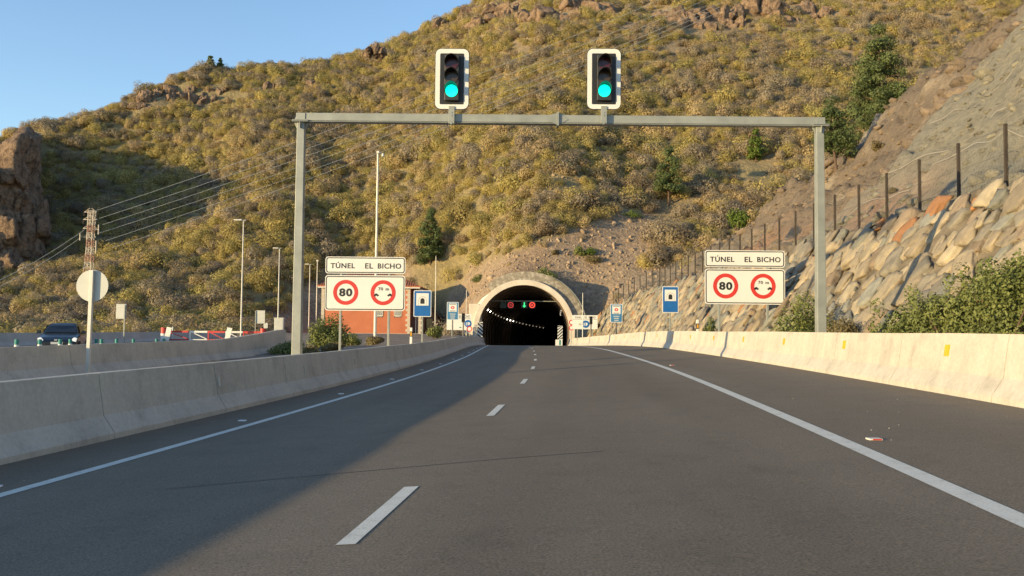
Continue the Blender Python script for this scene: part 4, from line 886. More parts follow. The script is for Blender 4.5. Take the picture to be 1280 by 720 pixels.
# wing wall at the left shoulder
p1 = P(602, 392, 104.2); MB().box((p1.x - .75, .55, 1.0), (1.5, .8, 6.6)).build('wing_wall', MT['portal'], t, bevel=.06)
for u0, u1, v0, v1, sg in ((597.2, 603.2, 402.5, 424, 1), (697, 703.2, 407, 425, -1)):
    a, c = P(u0, v0, 103.2), P(u1, v1, 103.2); xc, zc, ww, hh = (a.x + c.x) / 2, (a.z + c.z) / 2, c.x - a.x, a.z - c.z
    pn = MB().box((xc, -.8, zc), (ww, .04, hh)).build('hazard_panel', MT['white'], t); mb = MB()
    for i in range(-1, 6):
        zb = zc - hh / 2 + i * hh / 4.6; q = [(xc - ww / 2, zb), (xc + ww / 2, zb + sg * -ww * .9), (xc + ww / 2, zb + sg * -ww * .9 + hh / 9), (xc - ww / 2, zb + hh / 9)]
        q = [(x, min(max(z, zc - hh / 2), zc + hh / 2)) for x, z in q]
        if abs(q[2][1] - q[1][1]) + abs(q[3][1] - q[0][1]) > .05: mb.prism(q, -.826, -.821)
    mb.build('black_stripes', MT['black'], pn)
a, c = P(694.5, 424.5, 103), P(703, 432, 103); pn = MB().box(((a.x + c.x) / 2, -.85, (a.z + c.z) / 2), (c.x - a.x, .2, a.z - c.z)).build('escape_board', MT['white'], t)
MB().box(((a.x + c.x) / 2 + .12, -.955, (a.z + c.z) / 2), (.2, .01, a.z - c.z - .1)).build('green_bar', MT['teal'], pn)
for sg, nn in ((-1, 19), (1, 4)):
    for q in range(nn):
        y = 107.5 + 4.6 * q; ang = R(30); x = float(hx(y)) + .06 + sg * 5.25 * math.cos(ang); z = float(z0(y)) + 1.8 + 5.25 * math.sin(ang)
        on = random.Random(q * 3 + sg).random(); MB().box((x, y - TUN_Y, z), (.18, .24, .09), ry=sg * R(50)).build('tunnel_lamp', MT['lampA'] if on > .66 else MT['lampB'], t) if 'lampA' in MT else (MT.setdefault('lampA', emit('lamp lit', (1, .88, .7), 10.0, (.3, .3, .3))), MT.setdefault('lampB', emit('lamp dim', (1, .86, .65), .4, (.08, .08, .08))), MB().box((x, y - TUN_Y, z), (.18, .24, .09), ry=sg * R(50)).build('tunnel_lamp', MT['lampA'], t))
SY = 107.0
a = P(625, 376.2, SY); c = P(686, 376.6, SY); t = thing('signal_bar', 'thin dark bar across the top of the tunnel mouth, holding the lane signals', 'beam', (0, SY, 0))
xl = float(hx(SY)) + .06; MB().box((xl, 0, (a.z + c.z) / 2), (9.2, .12, .09)).build('beam', MT['steel'], t)
REDL = emit('red led', (1, .07, .04), 1.0); REDD = emit('dim red led', (1, .06, .05), .35); GRNL = emit('green led', (.05, .9, .25), .9); OFFG = mat('unlit green face', [(.01, .03, .025), (.015, .04, .035)], .5, 3, 2)
for q, (u, lab) in enumerate(((629, 'unlit dark lane panel, leftmost under the bar in the tunnel mouth'), (638.3, 'dim red ring lamp under the bar, between the dark panel and the green arrow'), (655.4, 'green down arrow lane signal hanging in the tunnel mouth'), (665.2, 'bright red ring lamp right of the green arrow in the tunnel mouth'))):
    p = P(u, 381.3, SY - .05); t = thing('lane_control_signal', lab, 'lane signal', (p.x, p.y, p.z))
    MB().box((0, .06, 0), (.78, .2, .78)).build('housing', MT['black'], t); MB().box((0, .06, .44), (.06, .06, .14)).build('hanger', MT['steel_dark'], t)
    if q == 0: MB().box((0, -.05, 0), (.66, .01, .66)).build('face', OFFG, t)
    elif q == 2:
        mb = MB().box((0, -.052, .10), (.13, .01, .46)); mb.prism([(-.22, -.08), (0, -.33), (.22, -.08)], -.057, -.047); mb.build('green_arrow', GRNL, t)
    else:
        m = REDD if q == 1 else REDL; ringmesh(0, 0, .36, .25, -.057, -.047, 32).build('red_ring', m, t); MB().box((0, -.052, 0), (.26, .01, .12)).build('red_digits', m, t)
#PART4
# ------------------------------------------------------------------ lamp posts, masts, pylon, wires
def lamp(label, u, vtop, Y, headw=.75):
    a = P(u, vtop, Y); g0 = gz(a.x, Y); Hh = a.z - g0; t = thing('lamp_post', label, 'lamp post', (a.x, Y, g0), group='lamp posts behind the opposite road')
    MB().tube([(0, 0, 0), (0, 0, Hh * .5), (0, 0, Hh)], [.085, .068, .048], 10).build('post', MT['white2'], t)
    MB().box((-headw * .1, 0, Hh + .02), (headw * .7, .06, .05)).build('arm', MT['white2'], t)
    MB().box((-headw * .55, 0, Hh + .03), (headw * .8, .3, .12)).build('lamp_head', MT['white2'], t, bevel=.03)
lamp('nearest and tallest looking lamp post, rising beside the red and white gate', 304.5, 275.5, 78, .9)
lamp('second lamp post, just left of the gantry left post', 349.5, 310.5, 98)
lamp('third lamp post, just right of the gantry left post', 387.5, 330.5, 122)
def mast(label, u, vtop, Y, r0, cat='mast', extra=None, g0=None):
    a = P(u, vtop, Y); g0 = gz(a.x, Y) if g0 is None else g0; t = thing('mast', label, cat, (a.x, Y, g0)); Hh = a.z - g0
    MB().tube([(0, 0, -.3), (0, 0, Hh)], [r0, r0 * .6], 8).build('post', MT['white2'], t); return t, Hh
t, h_ = mast('tall slim camera mast rising above the left tunnel name board', 472.5, 190, 72, .13, 'camera mast')
MB().box((.18, 0, h_ - .1), (.42, .08, .06)).build('arm', MT['white2'], t); MB().box((.03, -.1, h_ - .05), (.22, .3, .2)).build('camera', MT['white2'], t, bevel=.02)
o = MB().tube([(.42, 0, h_ - .12), (.42, 0, h_ - .38)], [.1, .13], 12).build('dome_camera', MT['white2'], t)
t, h_ = mast('short thin mast with a small head, between the third lamp post and the building', 396.8, 326, 128, .09, 'mast', g0=float(hill(P(396.8, 326, 128).x, 128)))
MB().box((0, 0, h_), (.3, .3, .22)).build('head', MT['white2'], t)
mast('bare thin pole behind the building roof, below the pine', 545, 320, 101, .06, 'pole')
mast('short bare pole on the rocky slope left of the tunnel mouth', 583.2, 362, 100, .05, 'pole')
mast('slender pale pole in front of the white board right of the tunnel', 728.5, 366, 92, .055, 'pole')
# pylon
PY = 128; a = P(113, 263.5, PY); bx = P(108, 404, PY).x; g0 = float(hill(bx, PY)) - .3; Hh = a.z - g0
t = thing('lattice_pylon', 'slim red and white lattice pylon carrying the power wires on the left', 'pylon', (bx, PY, g0))
mw = mat('pylon white', [(.46, .40, .33), (.55, .49, .41)], .6, 3, 2); mr = mat('pylon red', [(.33, .19, .14), (.40, .24, .18)], .6, 3, 2)
def wd(z): return .68 - .30 * min(1, z / (Hh * .55))
def cr(z, k): w = wd(z); return (((-1, -1), (1, -1), (1, 1), (-1, 1))[k][0] * w + .3 * z / Hh, ((-1, -1), (1, -1), (1, 1), (-1, 1))[k][1] * w, z)
nseg = 12; zz = [Hh * (i / nseg) for i in range(nseg + 1)]
for i in range(nseg):
    mb = MB()
    for k in range(4):
        mb.bar(cr(zz[i], k), cr(zz[i + 1], k), .09); mb.bar(cr(zz[i], k), cr(zz[i + 1], (k + 1) % 4), .045); mb.bar(cr(zz[i + 1], k), cr(zz[i], (k + 1) % 4), .045); mb.bar(cr(zz[i + 1], k), cr(zz[i + 1], (k + 1) % 4), .045)
    mb.build('lattice_section', mr if 3 <= i <= 9 and i % 2 else mw, t)
ends = []
for zf, L_ in ((.985, .85), (.90, .95), (.80, .95), (.70, .8)):
    z = Hh * zf; mb = MB().bar((-L_, 0, z), (L_ + .2, 0, z), .09).bar((-L_, 0, z), (0, 0, z + .6), .05).bar((L_ + .2, 0, z), (0.2, 0, z + .6), .05); o = mb.build('cross_arm', mw, t)
    for sx in (-1, 1): x = sx * L_ + (.2 if sx > 0 else 0); MB().tube([(x, 0, z - .02), (x, 0, z - .6)], .07, 6).build('insulator', MT['rust'], o); ends.append(Vector((bx + x, PY, g0 + z - .6)))
for x, z0_, z1_ in ((1.5, .73, .84), (-1.2, .66, .74), (1.2, .52, .66)):
    MB().tube([(x, -.3, Hh * z0_), (x, -.3, Hh * z1_)], .09, 8).bar((0, 0, Hh * (z0_ + z1_) / 2), (x, -.3, Hh * (z0_ + z1_) / 2), .05).build('antenna', mw, t)
def wire(p, q, sag, label, grp):
    mid = (p + q) / 2; o = MB().tube([Vector((p.x + (q.x - p.x) * s - mid.x, p.y + (q.y - p.y) * s - mid.y, p.z + (q.z - p.z) * s - sag * 4 * s * (1 - s) - mid.z)) for s in np.linspace(0, 1, 41)], .031, 5).build('power_wire', MT['alu'], loc=mid)
    tag(o, label, 'wire', grp)
ws = [(118, 264, 372, 172), (124, 273, 372, 185), (128, 281, 372, 194), (122, 292, 372, 204), (132, 301, 372, 214), (140, 310, 372, 224)]
for i, (u0, v0, u1, v1) in enumerate(ws):
    m_ = (v1 - v0) / (u1 - u0); ue = 900; wire(P(u0, v0, PY), P(ue, v0 + m_ * (ue - u0) - 14, 168), 1.6, 'thin pale power wire climbing right from the pylon toward the hilltop', 'power wires climbing right from the pylon')
for i, (u0, v0, u1, v1) in enumerate(((106, 287, -60, 376), (101, 297, -60, 384))):
    wire(P(u0, v0, PY), P(u1, v1, 118), .8, 'thin pale power wire running down left from the pylon past the cliff', 'power wires running left from the pylon')
# ------------------------------------------------------------------ fence on the wall
t = thing('wire_fence', 'tall wire fence on rusty posts along the top of the rock wall', 'fence', (13.4, 60, 5.2)); b0 = Vector(t.location)
fx = lambda Y: float(w_top(Y)) + .35
fz = lambda Y: float(w_zt(Y)) - .15
for k in range(36):
    Y = 13.4 + 2.5 * k
    if Y > 101: break
    MB().box((fx(Y) - b0.x, Y - b0.y, fz(Y) - b0.z + .84), (.08, .08, 1.95)).build('post', MT['rust'], t)
yr = [13.4 + 1.25 * k for k in range(70)]
for zz in (.4, 1.0, 1.72): MB().tube([(fx(y) - b0.x, y - b0.y, fz(y) - b0.z + zz - 0) for k, y in enumerate(yr)], .006, 4).build('line_wire', MT['steel_dark'], t)
mb = MB()
for y in np.arange(13.4, 100, .16):
    for s in (-1, 1):
        y2 = y + s * .8
        if 13.4 <= y2 <= 100: mb.bar((fx(y) - b0.x + .02, y - b0.y, fz(y) - b0.z), (fx(y2) - b0.x + .02, y2 - b0.y, fz(y2) - b0.z + 1.7), .0028)
mb.build('wire_mesh', MT['steel'], t)

# ------------------------------------------------------------------ opposite road furniture
for i, u in enumerate((21, 50, 75.5, 88, 120.5, 127, 146, 167, 196, 205)):
    Y = 31 + .062 * u + (3.0 if i in (3, 4, 8) else 0); a = P(u, 424.3 - .004 * u, Y); g0 = -.10
    t = thing('lane_bollard', 'short teal plastic bollard with a pale band showing over the middle barrier', 'bollard', (a.x, Y, g0), group='teal bollards along the opposite road'); h_ = a.z - g0
    MB().tube([(0, 0, .02), (0, 0, h_)], .075, 14).build('tube', MT['teal'], t); MB().tube([(0, 0, h_ - .20), (0, 0, h_ - .29)], .082, 14).build('band', MT['white'], t)
    MB().tube([(0, 0, 0), (0, 0, .05)], [.16, .13], 14).build('base', MT['rubber'], t)
# swing gate
Yg = 74; segs = [(207, 236.5, 'r'), (237, 259.5, 'w'), (260, 281, 'r'), (282, 303.5, 'w'), (304, 330, 'r')]
g0 = -.1; x0 = P(207, 413, Yg).x; t = thing('swing_gate', 'long red and white steel gate closing the crossing beyond the middle barrier', 'gate', (x0, Yg, g0)); zt = P(260, 414.8, Yg).z - g0
for u0, u1, c in segs:
    a, b_ = P(u0, 413, Yg).x - x0, P(u1, 413, Yg).x - x0; mb = MB().box(((a + b_) / 2, 0, zt), (b_ - a, .1, .16)).box(((a + b_) / 2, 0, .25), (b_ - a, .08, .08))
    mb.bar((a + .05, 0, .1), (a + .05, 0, zt), .09).bar((a + .1, 0, zt), (b_ - .05, 0, .3), .07); mb.build('gate_section', MT['redpaint'] if c == 'r' else MT['white'], t)
for u, lab in ((205, 'red topped white marker drum at the left end of the gate'), (329, 'red topped white marker drum at the right end of the gate')):
    a = P(u, 412, Yg - .6); t = thing('marker_drum', lab, 'marker', (a.x, Yg - .6, g0)); MB().tube([(0, 0, 0), (0, 0, .75)], .26, 14).build('drum', MT['white'], t); MB().tube([(0, 0, .755), (0, 0, 1.25)], .24, 14).build('red_band', MT['redpaint'], t)
for u, lab in ((285.5, 'white leaning panel standing before the middle of the gate'), (210, 'small white leaning panel at the left end of the gate')):
    a = P(u, 412, Yg - 1.0); t = thing('warning_panel', lab, 'panel', (a.x, Yg - 1, g0)); MB().box((0, 0, .72), (.42, .06, 1.15), ry=R(12)).build('panel', MT['white'], t); MB().box((0, 0, .06), (.6, .4, .12)).build('foot', MT['rubber'], t)
t = thing('marker_post', 'thin white post standing behind the left end of the gate', 'post', (P(216, 412, 80).x, 80, g0)); h_ = P(216, 408.5, 80).z - g0; MB().tube([(0, 0, 0), (0, 0, h_)], .06, 8).build('post', MT['white'], t); MB().tube([(0, 0, h_ - .3), (0, 0, h_ - .1)], .064, 8).build('reflector', MT['alu'], t)
def delineator(label, u, v0, v1, Y):
    a, c = P(u, v0, Y), P(u, v1, Y); g0 = gz(a.x, Y); t = thing('delineator_post', label, 'marker post', (a.x, Y, g0)); h_ = a.z - g0
    MB().box((0, 0, h_ / 2 - .1), (.12, .06, h_ + .2)).build('post', MT['white'], t, bevel=.015); MB().box((0, -.003, h_ - .32), (.124, .064, .26)).build('dark_band', MT['char'], t); MB().box((0, -.036, h_ - .32), (.06, .006, .18)).build('reflector', MT['amber'], t)
delineator('white delineator post with a dark band, behind the left barrier below the blue tunnel sign', 514, 409.5, 425, 43)
delineator('white delineator post with a dark band, behind the right barrier left of the name board', 872, 399.5, 413, 42)

# ------------------------------------------------------------------ car
cx0 = P(79, 418, 41.5).x
t = thing('car', 'small dark blue hatchback with its lights on, driving toward us on the opposite road', 'car', (cx0, 41.5, -.095), R(20))
cp = mat('dark blue car paint', [(.010, .016, .028), (.014, .022, .036)], .22, 1, 2, spec=.6)
def loft(secs, half, m, name, parent, z_round=.06):
    """secs: (y, half width low, half width high, z low, z high) along the car"""
    mb = MB(); rows = []
    for y, wl, wh, zl, zh in secs:
        r = min(.09, (zh - zl) * .4)
        h_ = [(-wl + .05, zl), (-wl, zl + r), (-wh, zh - r), (-wh + r * .5, zh - r * .3), (-wh + r * 1.6, zh), (-wh * .3, zh + .015)]
        h_ = h_ + [(-x, z) for x, z in h_[::-1]]; rows.append([(x, y, z) for x, z in h_])
    mb.grid([r + [r[0]] for r in rows]); mb.add(rows[0], [tuple(range(12))]); mb.add(rows[-1], [tuple(range(12))])
    return mb.build(name, m, parent, smooth=False, bevel=.012)
body = loft([(-1.95, .70, .66, .24, .58), (-1.88, .80, .76, .20, .68), (-1.6, .86, .83, .18, .80), (-1.0, .87, .85, .17, .93), (-.7, .87, .85, .17, .97), (.2, .88, .86, .17, .98), (1.2, .88, .86, .17, .99), (1.75, .85, .82, .2, 1.0), (1.92, .80, .76, .26, .9)], None, cp, 'body', t)
loft([(-.86, .76, .74, .93, .97), (-.35, .77, .64, .93, 1.34), (.0, .77, .60, .93, 1.44), (.7, .77, .60, .93, 1.46), (1.3, .76, .60, .93, 1.42), (1.72, .74, .66, .95, 1.06)], None, cp, 'cabin', t)
mb = MB(); mb.add([(-.66, -.835, 1.0), (.66, -.835, 1.0), (.56, -.17, 1.385), (-.56, -.17, 1.385)], [(0, 1, 2, 3)]); w_ = mb.build('windscreen', MT['glass'], t); w_.location = (0, -.035, .02)
for sx in (-1, 1):
    MB().add([(sx * .775, -.55, 1.02), (sx * .775, 1.2, 1.02), (sx * .65, 1.1, 1.36), (sx * .65, -.1, 1.36)], [(0, 1, 2, 3)]).build('side_window', MT['glass'], t).location = (sx * .02, 0, 0)
    mb = MB(); mb.prism([(sx * .55, .63), (sx * .78, .60), (sx * .80, .76), (sx * .70, .80), (sx * .58, .70)], -1.90, -1.62); mb.build('headlight', MT.setdefault('hl', emit('headlamp', (1, .93, .85), .35, (.5, .5, .5))), t, bevel=.015)
    mb = MB().box((sx * .95, -.55, 1.03), (.2, .12, .13)); mb.build('mirror', cp, t, bevel=.03)
    MB().box((sx * .62, -1.915, .38), (.2, .05, .09)).build('fog_lamp', MT['alu'], t)
    for y in (-1.22, 1.22):
        wh = MB().tube([(sx * .68, y, .31), (sx * .89, y, .31)], .31, 24).build('wheel', MT['rubber'], t, bevel=.02); MB().tube([(sx * .70, y, .31), (sx * .897, y, .31)], .2, 16).build('rim', MT['alu'], wh)
MB().box((0, -1.955, .44), (1.05, .04, .16)).build('grille', MT['black'], t, bevel=.01)
MB().box((0, -1.935, .30), (1.2, .06, .10)).build('lower_intake', MT['black'], t)
MB().box((0, -1.982, .54), (.5, .012, .11)).build('number_plate', MT['white'], t)
MB().box((-.05, -1.93, .68), (.12, .03, .07)).build('badge', MT['alu'], t)
for sx in (-.3, .3): MB().box((sx, -.25, 1.08), (.3, .2, .3)).build('head_rest', MT['char'], t, bevel=.05)

# ------------------------------------------------------------------ building
YB = 118.0; k = YB / F; X = lambda u: (u - 640.0) * k
x0, x1, x2 = X(402), X(513), X(529); zg, ze = .3, 7.0; D = 9.0
t = thing('service_building', 'orange rendered service building with stone quoins and a tiled roof', 'building', ((x0 + x1) / 2, YB, zg)); o = Vector(t.location)
L_ = lambda x, y, z: (x - o.x, y - o.y, z - o.z)
MB().box(L_((x0 + x1) / 2, YB + D / 2, (zg + ze) / 2), (x1 - x0, D, ze - zg)).build('wall', MT['orange'], t)
MB().box(L_((x1 + x2) / 2, YB + 1.0 + D / 2, (zg + ze) / 2 - .05), (x2 - x1 + .02, D - .6, ze - zg - .15)).build('side_wall', MT['shade_brown'], t)
MB().box(L_((x0 + x2) / 2, YB - .03 + D / 2, zg + .12), (x2 - x0 + .1, D + .1, .3)).build('plinth', MT['concrete'], t)
def quoins(xc, y, w, dirn):
    q = MB()
    for i in range(18): ww = w if i % 2 else w * .62; q.box(L_(xc + dirn * ww / 2, y - .02, zg + .36 + i * .345), (ww, .06, .33))
    q.build('quoins', MT['quoin'], t, bevel=.01)
quoins(x1, YB, .6, -1); quoins(x2 - .75, YB + .68, .7, 1); MB().box(L_(x0 + .2, YB - .02, (zg + ze) / 2), (.42, .1, ze - zg - .3)).build('corner_pilaster', MT['quoin'], t)
MB().tube([L_(X(519.6), YB + .6, zg), L_(X(519.6), YB + .6, ze - .1)], .05, 8).build('downpipe', MT['white2'], t)
ey = .55; rz_ = ze + 2.2
e0, e1, f0, f1 = x0 - ey, x1 + ey + .9, YB - ey, YB + D + ey; xm_ = D * .42
R_ = [L_(e0, f0, ze), L_(e1, f0, ze), L_(e1, f1, ze), L_(e0, f1, ze), L_(e0 + 4.2, YB + D / 2, rz_), L_(e1 - 5.0, YB + D / 2, rz_)]
mb = MB().add(R_, [(0, 1, 5, 4), (1, 2, 5), (2, 3, 4, 5), (3, 0, 4)]); R2 = [(x, y, z - .14) for x, y, z in R_[:4]]; mb.add(R_[:4] + R2, [(0, 1, 5, 4), (1, 2, 6, 5), (2, 3, 7, 6), (3, 0, 4, 7), (4, 5, 6, 7)])
rf = mb.build('roof', MT['tile'], t); tb = MB()
for i in range(int((e1 - e0) / .32)):
    x = e0 + .2 + i * .32; run = min(1.0, (x - e0) / 4.2, (e1 - x) / 5.0); tb.tube([L_(x, f0 + .02, ze + .03), L_(x, f0 + (D / 2 + ey) * run * .98, ze + 2.3 * run * .98 + .03)], .08, 6)
tb.build('ridge_tiles', MT['tile'], rf)
MB().box(L_((e0 + e1) / 2, f0 + .06, ze - .22), (e1 - e0 - .2, .1, .16)).build('eaves_board', MT['white2'], t)
for u in (474.5, 497.5):
    wx, zb, zt_ = X(u), 2.75, 4.6; w_ = MB().box(L_(wx, YB - .015, (zb + zt_) / 2), (.92, .05, zt_ - zb)).build('window', MT['glass'], t)
    fr = MB().band([(a + L_(wx, 0, 0)[0], z + L_(0, 0, (zb + zt_) / 2)[2]) for a, z in ((-.5, -.76), (.5, -.76), (.5, .76), (-.5, .76))], [(a + L_(wx, 0, 0)[0], z + L_(0, 0, (zb + zt_) / 2)[2]) for a, z in ((-.42, -.68), (.42, -.68), (.42, .68), (-.42, .68))], -.07, .02); fr.build('frame', MT['white2'], w_)
    bars = MB()
    for i in range(-2, 3): bars.box(L_(wx + i * .15, YB - .06, (zb + zt_) / 2), (.055, .03, zt_ - zb - .1))
    bars.build('bars', MT['white'], w_)
# lean-to on the right, in the shade of the main block (also darkened into its wall colour), its roof falling to the right
yl = YB + 3.2; kk = yl / F; xl0, xl1 = x1 - .5, (551 - 640) * kk; zl0, zl1 = 6.5, 3.0
mb = MB(); q = [(xl0, zg - .5), (xl1 - .35, zg - .5), (xl1 - .35, zl1), (xl0, zl0)]
vs = [L_(x, y, z) for y in (yl, yl + 5.5) for x, z in q]; mb.add(vs, [(0, 1, 2, 3), (7, 6, 5, 4), (0, 4, 5, 1), (1, 5, 6, 2), (2, 6, 7, 3), (3, 7, 4, 0)]); mb.build('lean_to_wall', MT['shade_brown'], t)
dx_ = (zl0 - zl1) / (xl1 - xl0); q = [(xl0, zl0 + .05), (xl1 + .1, zl1 - .30), (xl1 + .1, zl1 - .08), (xl0, zl0 + .27)]
vs = [L_(x, y, z) for y in (yl - .6, yl + 6.0) for x, z in q]; MB().add(vs, [(0, 1, 2, 3), (7, 6, 5, 4), (0, 4, 5, 1), (1, 5, 6, 2), (2, 6, 7, 3), (3, 7, 4, 0)]).build('lean_to_roof', MT['rust'], t)
MB().box(L_((xl0 + xl1) / 2 + .6, yl - .03, 2.0), (.9, .06, 1.3)).build('window', MT['glass'], t)

# ------------------------------------------------------------------ single plants
def shrub(label, base, lumps, n, size, m, seed, cat='bush', name='bush', stems=5):
    t = thing(name, label, cat, base); V, Fq = leafcloud(lumps, n, size, seed, .45, .2); npmesh('foliage', V, Fq, m, t)
    r = random.Random(seed); mb = MB()
    for i in range(stems):
        l = r.choice(lumps); mb.tube([(l[0] * .2 + r.uniform(-.1, .1), l[1] * .2 + r.uniform(-.1, .1), -.15), (l[0] * .6, l[1] * .6, l[2] * .45), (l[0], l[1], l[2])], [.05 * size / .05 * .6 + .01, .025, .012], 5)
    stems and mb.build('branches', MT['bark'], t); return t
def lumpset(w, d, h, n, seed, s=.42):
    r = random.Random(seed); o = []
    for i in range(n):
        a = r.random() * 6.28; q = math.sqrt(r.random()); x, y = q * math.cos(a), q * math.sin(a); z = r.uniform(.15, 1.0) * (1 - .45 * q * q); k = s * r.uniform(.7, 1.15)
        o.append((x * w * .36, y * d * .36, max(.25, z) * h * .72, w * k * .62, d * k * .62, h * k * .62))
    return o
# big bush by the right wall
r = random.Random(21); lm = []
for u, vt, Y in ((1128, 385, 19.5), (1150, 372, 19), (1175, 366, 18.5), (1200, 358, 18), (1222, 345, 17.5), (1245, 335, 17), (1262, 330, 16.6), (1285, 322, 16.2), (1310, 315, 15.8), (1340, 318, 15.4), (1380, 330, 15)):
    a = P(u, vt, Y); ztop = a.z
    for q in range(4):
        zz = .5 + (ztop - .5 - .35) * (q + .4 + .4 * r.random()) / 4; lm.append((a.x + r.uniform(-.25, .25) - 9.2, Y + r.uniform(-.3, .3) - 17, zz - .3, r.uniform(.36, .5), r.uniform(.36, .55), r.uniform(.34, .46)))
    lm.append((a.x - 9.2, Y - 17, ztop - .34 - .3, .36, .36, .34))
    for q in range(7): k_ = r.uniform(.09, .2); lm.append((a.x - 9.2 + r.uniform(-.5, .3), Y - 17 + r.uniform(-.6, .6), ztop - .3 + r.uniform(-.7, .12), k_, k_, k_ * 1.5))
shrub('large leafy green bush spilling over the right barrier in front of the stone wall', (9.2, 17, .3), lm, 36000, .036, LEAF, 31, stems=14)
a = P(996, 413, 27.5); shrub('medium green bush beside the gantry right post, under the right name board', (a.x, 27.5, gz(a.x, 27.5)), [(x + .2, y, z, p, q, s) for x, y, z, p, q, s in lumpset(2.1, 1.6, 2.45, 22, 5)], 9000, .045, LEAF, 33)
a = P(1052, 413, 25.5); shrub('dry brown bush behind the gantry right post', (a.x, 25.5, gz(a.x, 25.5)), lumpset(1.2, 1.0, 2.0, 12, 6), 3500, .035, LEAFD, 34, stems=8)
a = P(886, 413, 37); shrub('small green bush between the right marker post and the right name board', (a.x, 37, gz(a.x, 37)), lumpset(1.0, .9, 1.85, 10, 7), 2200, .055, LEAF, 35)
a = P(410, 430, 50); shrub('rounded green bush in front of the left end of the orange building', (a.x, 50, gz(a.x, 50) - .1), lumpset(2.3, 2.0, 2.5, 22, 8), 6500, .07, LEAF, 36)
a = P(417, 430, 44); shrub('low pale dry bush at the foot of the rounded green bush', (a.x, 44, gz(a.x, 44) - .05), lumpset(1.3, 1.0, .75, 9, 9), 1600, .05, LEAFD, 37)
a = P(362, 428, 42); shrub('low dark bush just left of the gantry left post', (a.x, 42, gz(a.x, 42) - .05), lumpset(2.2, 1.2, .8, 10, 10), 1800, .05, LEAF, 38)
a = P(388, 428, 40); shrub('low dry bush right of the gantry left post', (a.x, 40, gz(a.x, 40) - .05), lumpset(1.3, 1.0, .6, 8, 15), 1400, .045, LEAFD, 39)
a = P(440, 424, 56); shrub('grey green low bush behind the post of the left name board', (a.x, 56, gz(a.x, 56)), lumpset(1.5, 1.2, .9, 9, 16), 1500, .06, LEAF, 40)
a = P(470, 421, 62); shrub('small dry tuft in front of the orange wall', (a.x, 62, gz(a.x, 62)), lumpset(1.4, 1.0, .8, 8, 17), 1200, .06, LEAFD, 41)
a = P(545, 418, 86); shrub('dark green bush at the shaded side of the orange building', (a.x, 86, gz(a.x, 86)), lumpset(1.9, 1.5, 1.7, 10, 18), 1800, .08, LEAF, 42)
def on_hill(u, v, label, w, h, m, seed, n=1500, size=.09):
    p = hit(u, v); shrub(label, (p.x, p.y, p.z - .15), lumpset(w, w, h, 10, seed), n, size, m, seed, stems=4)
on_hill(684, 350, 'round dark green bush growing just above the tunnel arch', 2.5, 2.3, LEAF, 51)
on_hill(722, 318, 'small dark green shrub on the bare slope above the tunnel', 1.7, 1.7, LEAF, 52, 1000)
on_hill(737, 318, 'small yellow green shrub on the bare slope beside a dark one', 2.4, 1.5, LEAFG, 53, 1000)
on_hill(741, 328, 'brown dry shrub just below the yellow green one on the bare slope', 2.6, 1.6, LEAFD, 54, 1100)
on_hill(790, 272, 'yellow green shrub on the upper edge of the bare slope', 3.4, 1.6, LEAFG, 55, 1200)
on_hill(598, 351, 'low green shrub on the slope up left of the tunnel arch', 2.2, 1.5, LEAF, 56, 900)
on_hill(694, 317, 'tiny dark tuft of scrub left of the small green shrub', 1.1, .8, LEAFD, 57, 500)
p = hit(924, 276, slope, 50, 110); shrub('bright green bush on the crest of the cut rock slope', (p.x, p.y + .6, p.z - .3), lumpset(1.5, 1.3, 1.5, 10, 58), 1600, .07, LEAFG, 58)
p = hit(1113, 240, slope, 27, 60); shrub('pale dry bush behind the fence on the grey rock slope', (p.x, p.y, p.z - .1), lumpset(.6, .55, .4, 8, 59), 900, .03, LEAFD, 59, stems=0)
p = hit(1100, 185, slope, 44, 90); shrub('small rusty brown tuft on the brown rock mound', (p.x, p.y, p.z - .1), lumpset(1.3, 1.2, .8, 8, 60), 900, .06, LEAFD, 60)
# pines
def pine(label, base, Hh, W, seed, n=9000, size=.11, ragged=.8, trunk_vis=.18, m=PINE, lean=0.0):
    t = thing('pine_tree', label, 'tree', base); r = random.Random(seed)
    MB().tube([(0, 0, -.4), (lean * .5, .05, Hh * .45), (lean, 0, Hh * .93)], [Hh * .022, Hh * .015, Hh * .005], 8).build('trunk', MT['bark'], t)
    lm = []; lb = MB(); lev = 11
    for i in range(lev):
        f = i / (lev - 1); z = Hh * (trunk_vis + (1 - trunk_vis) * f * .95); Rr = W / 2 * (1 - f) ** .62 * (.75 if i == 0 else 1) + W * .05; nb = max(1, int(round(7 * (1 - f) + 1)))
        for k in range(nb):
            a = 6.28 * (k / nb) + r.random() * 1.4; rr = Rr * r.uniform(1 - ragged * .6, 1.0); x, y = rr * math.cos(a) + lean * f, rr * math.sin(a); z2 = z + r.uniform(-.055, .07) * Hh; s = W * r.uniform(.075, .15)
            lm.append((x * .86, y * .86, z2, s * 1.15, s * 1.15, s * .85)); lm.append((x * .45 + lean * f * .5, y * .45, z2 + Hh * .01, s, s, s * .8))
            lb.tube([(lean * f, 0, z - Hh * .04), (x * .6, y * .6, z2 - Hh * .02), (x, y, z2)], [Hh * .006, Hh * .004, Hh * .002], 5)
    lb.build('limbs', MT['bark'], t); V, Fq = leafcloud(lm, n, size, seed, .35, .3); npmesh('crown', V, Fq, m, t); return t
p = hit(1092, 158, slope, 50, 120); YA = p.y + 7
a = P(1100, 178, YA); top = P(1101, 40, YA); pine('broad dense green pine standing behind the crest of the brown rock mound', (a.x, YA, a.z), top.z - a.z, 86 * YA / F, 71, 24000, .09, .6, .24)
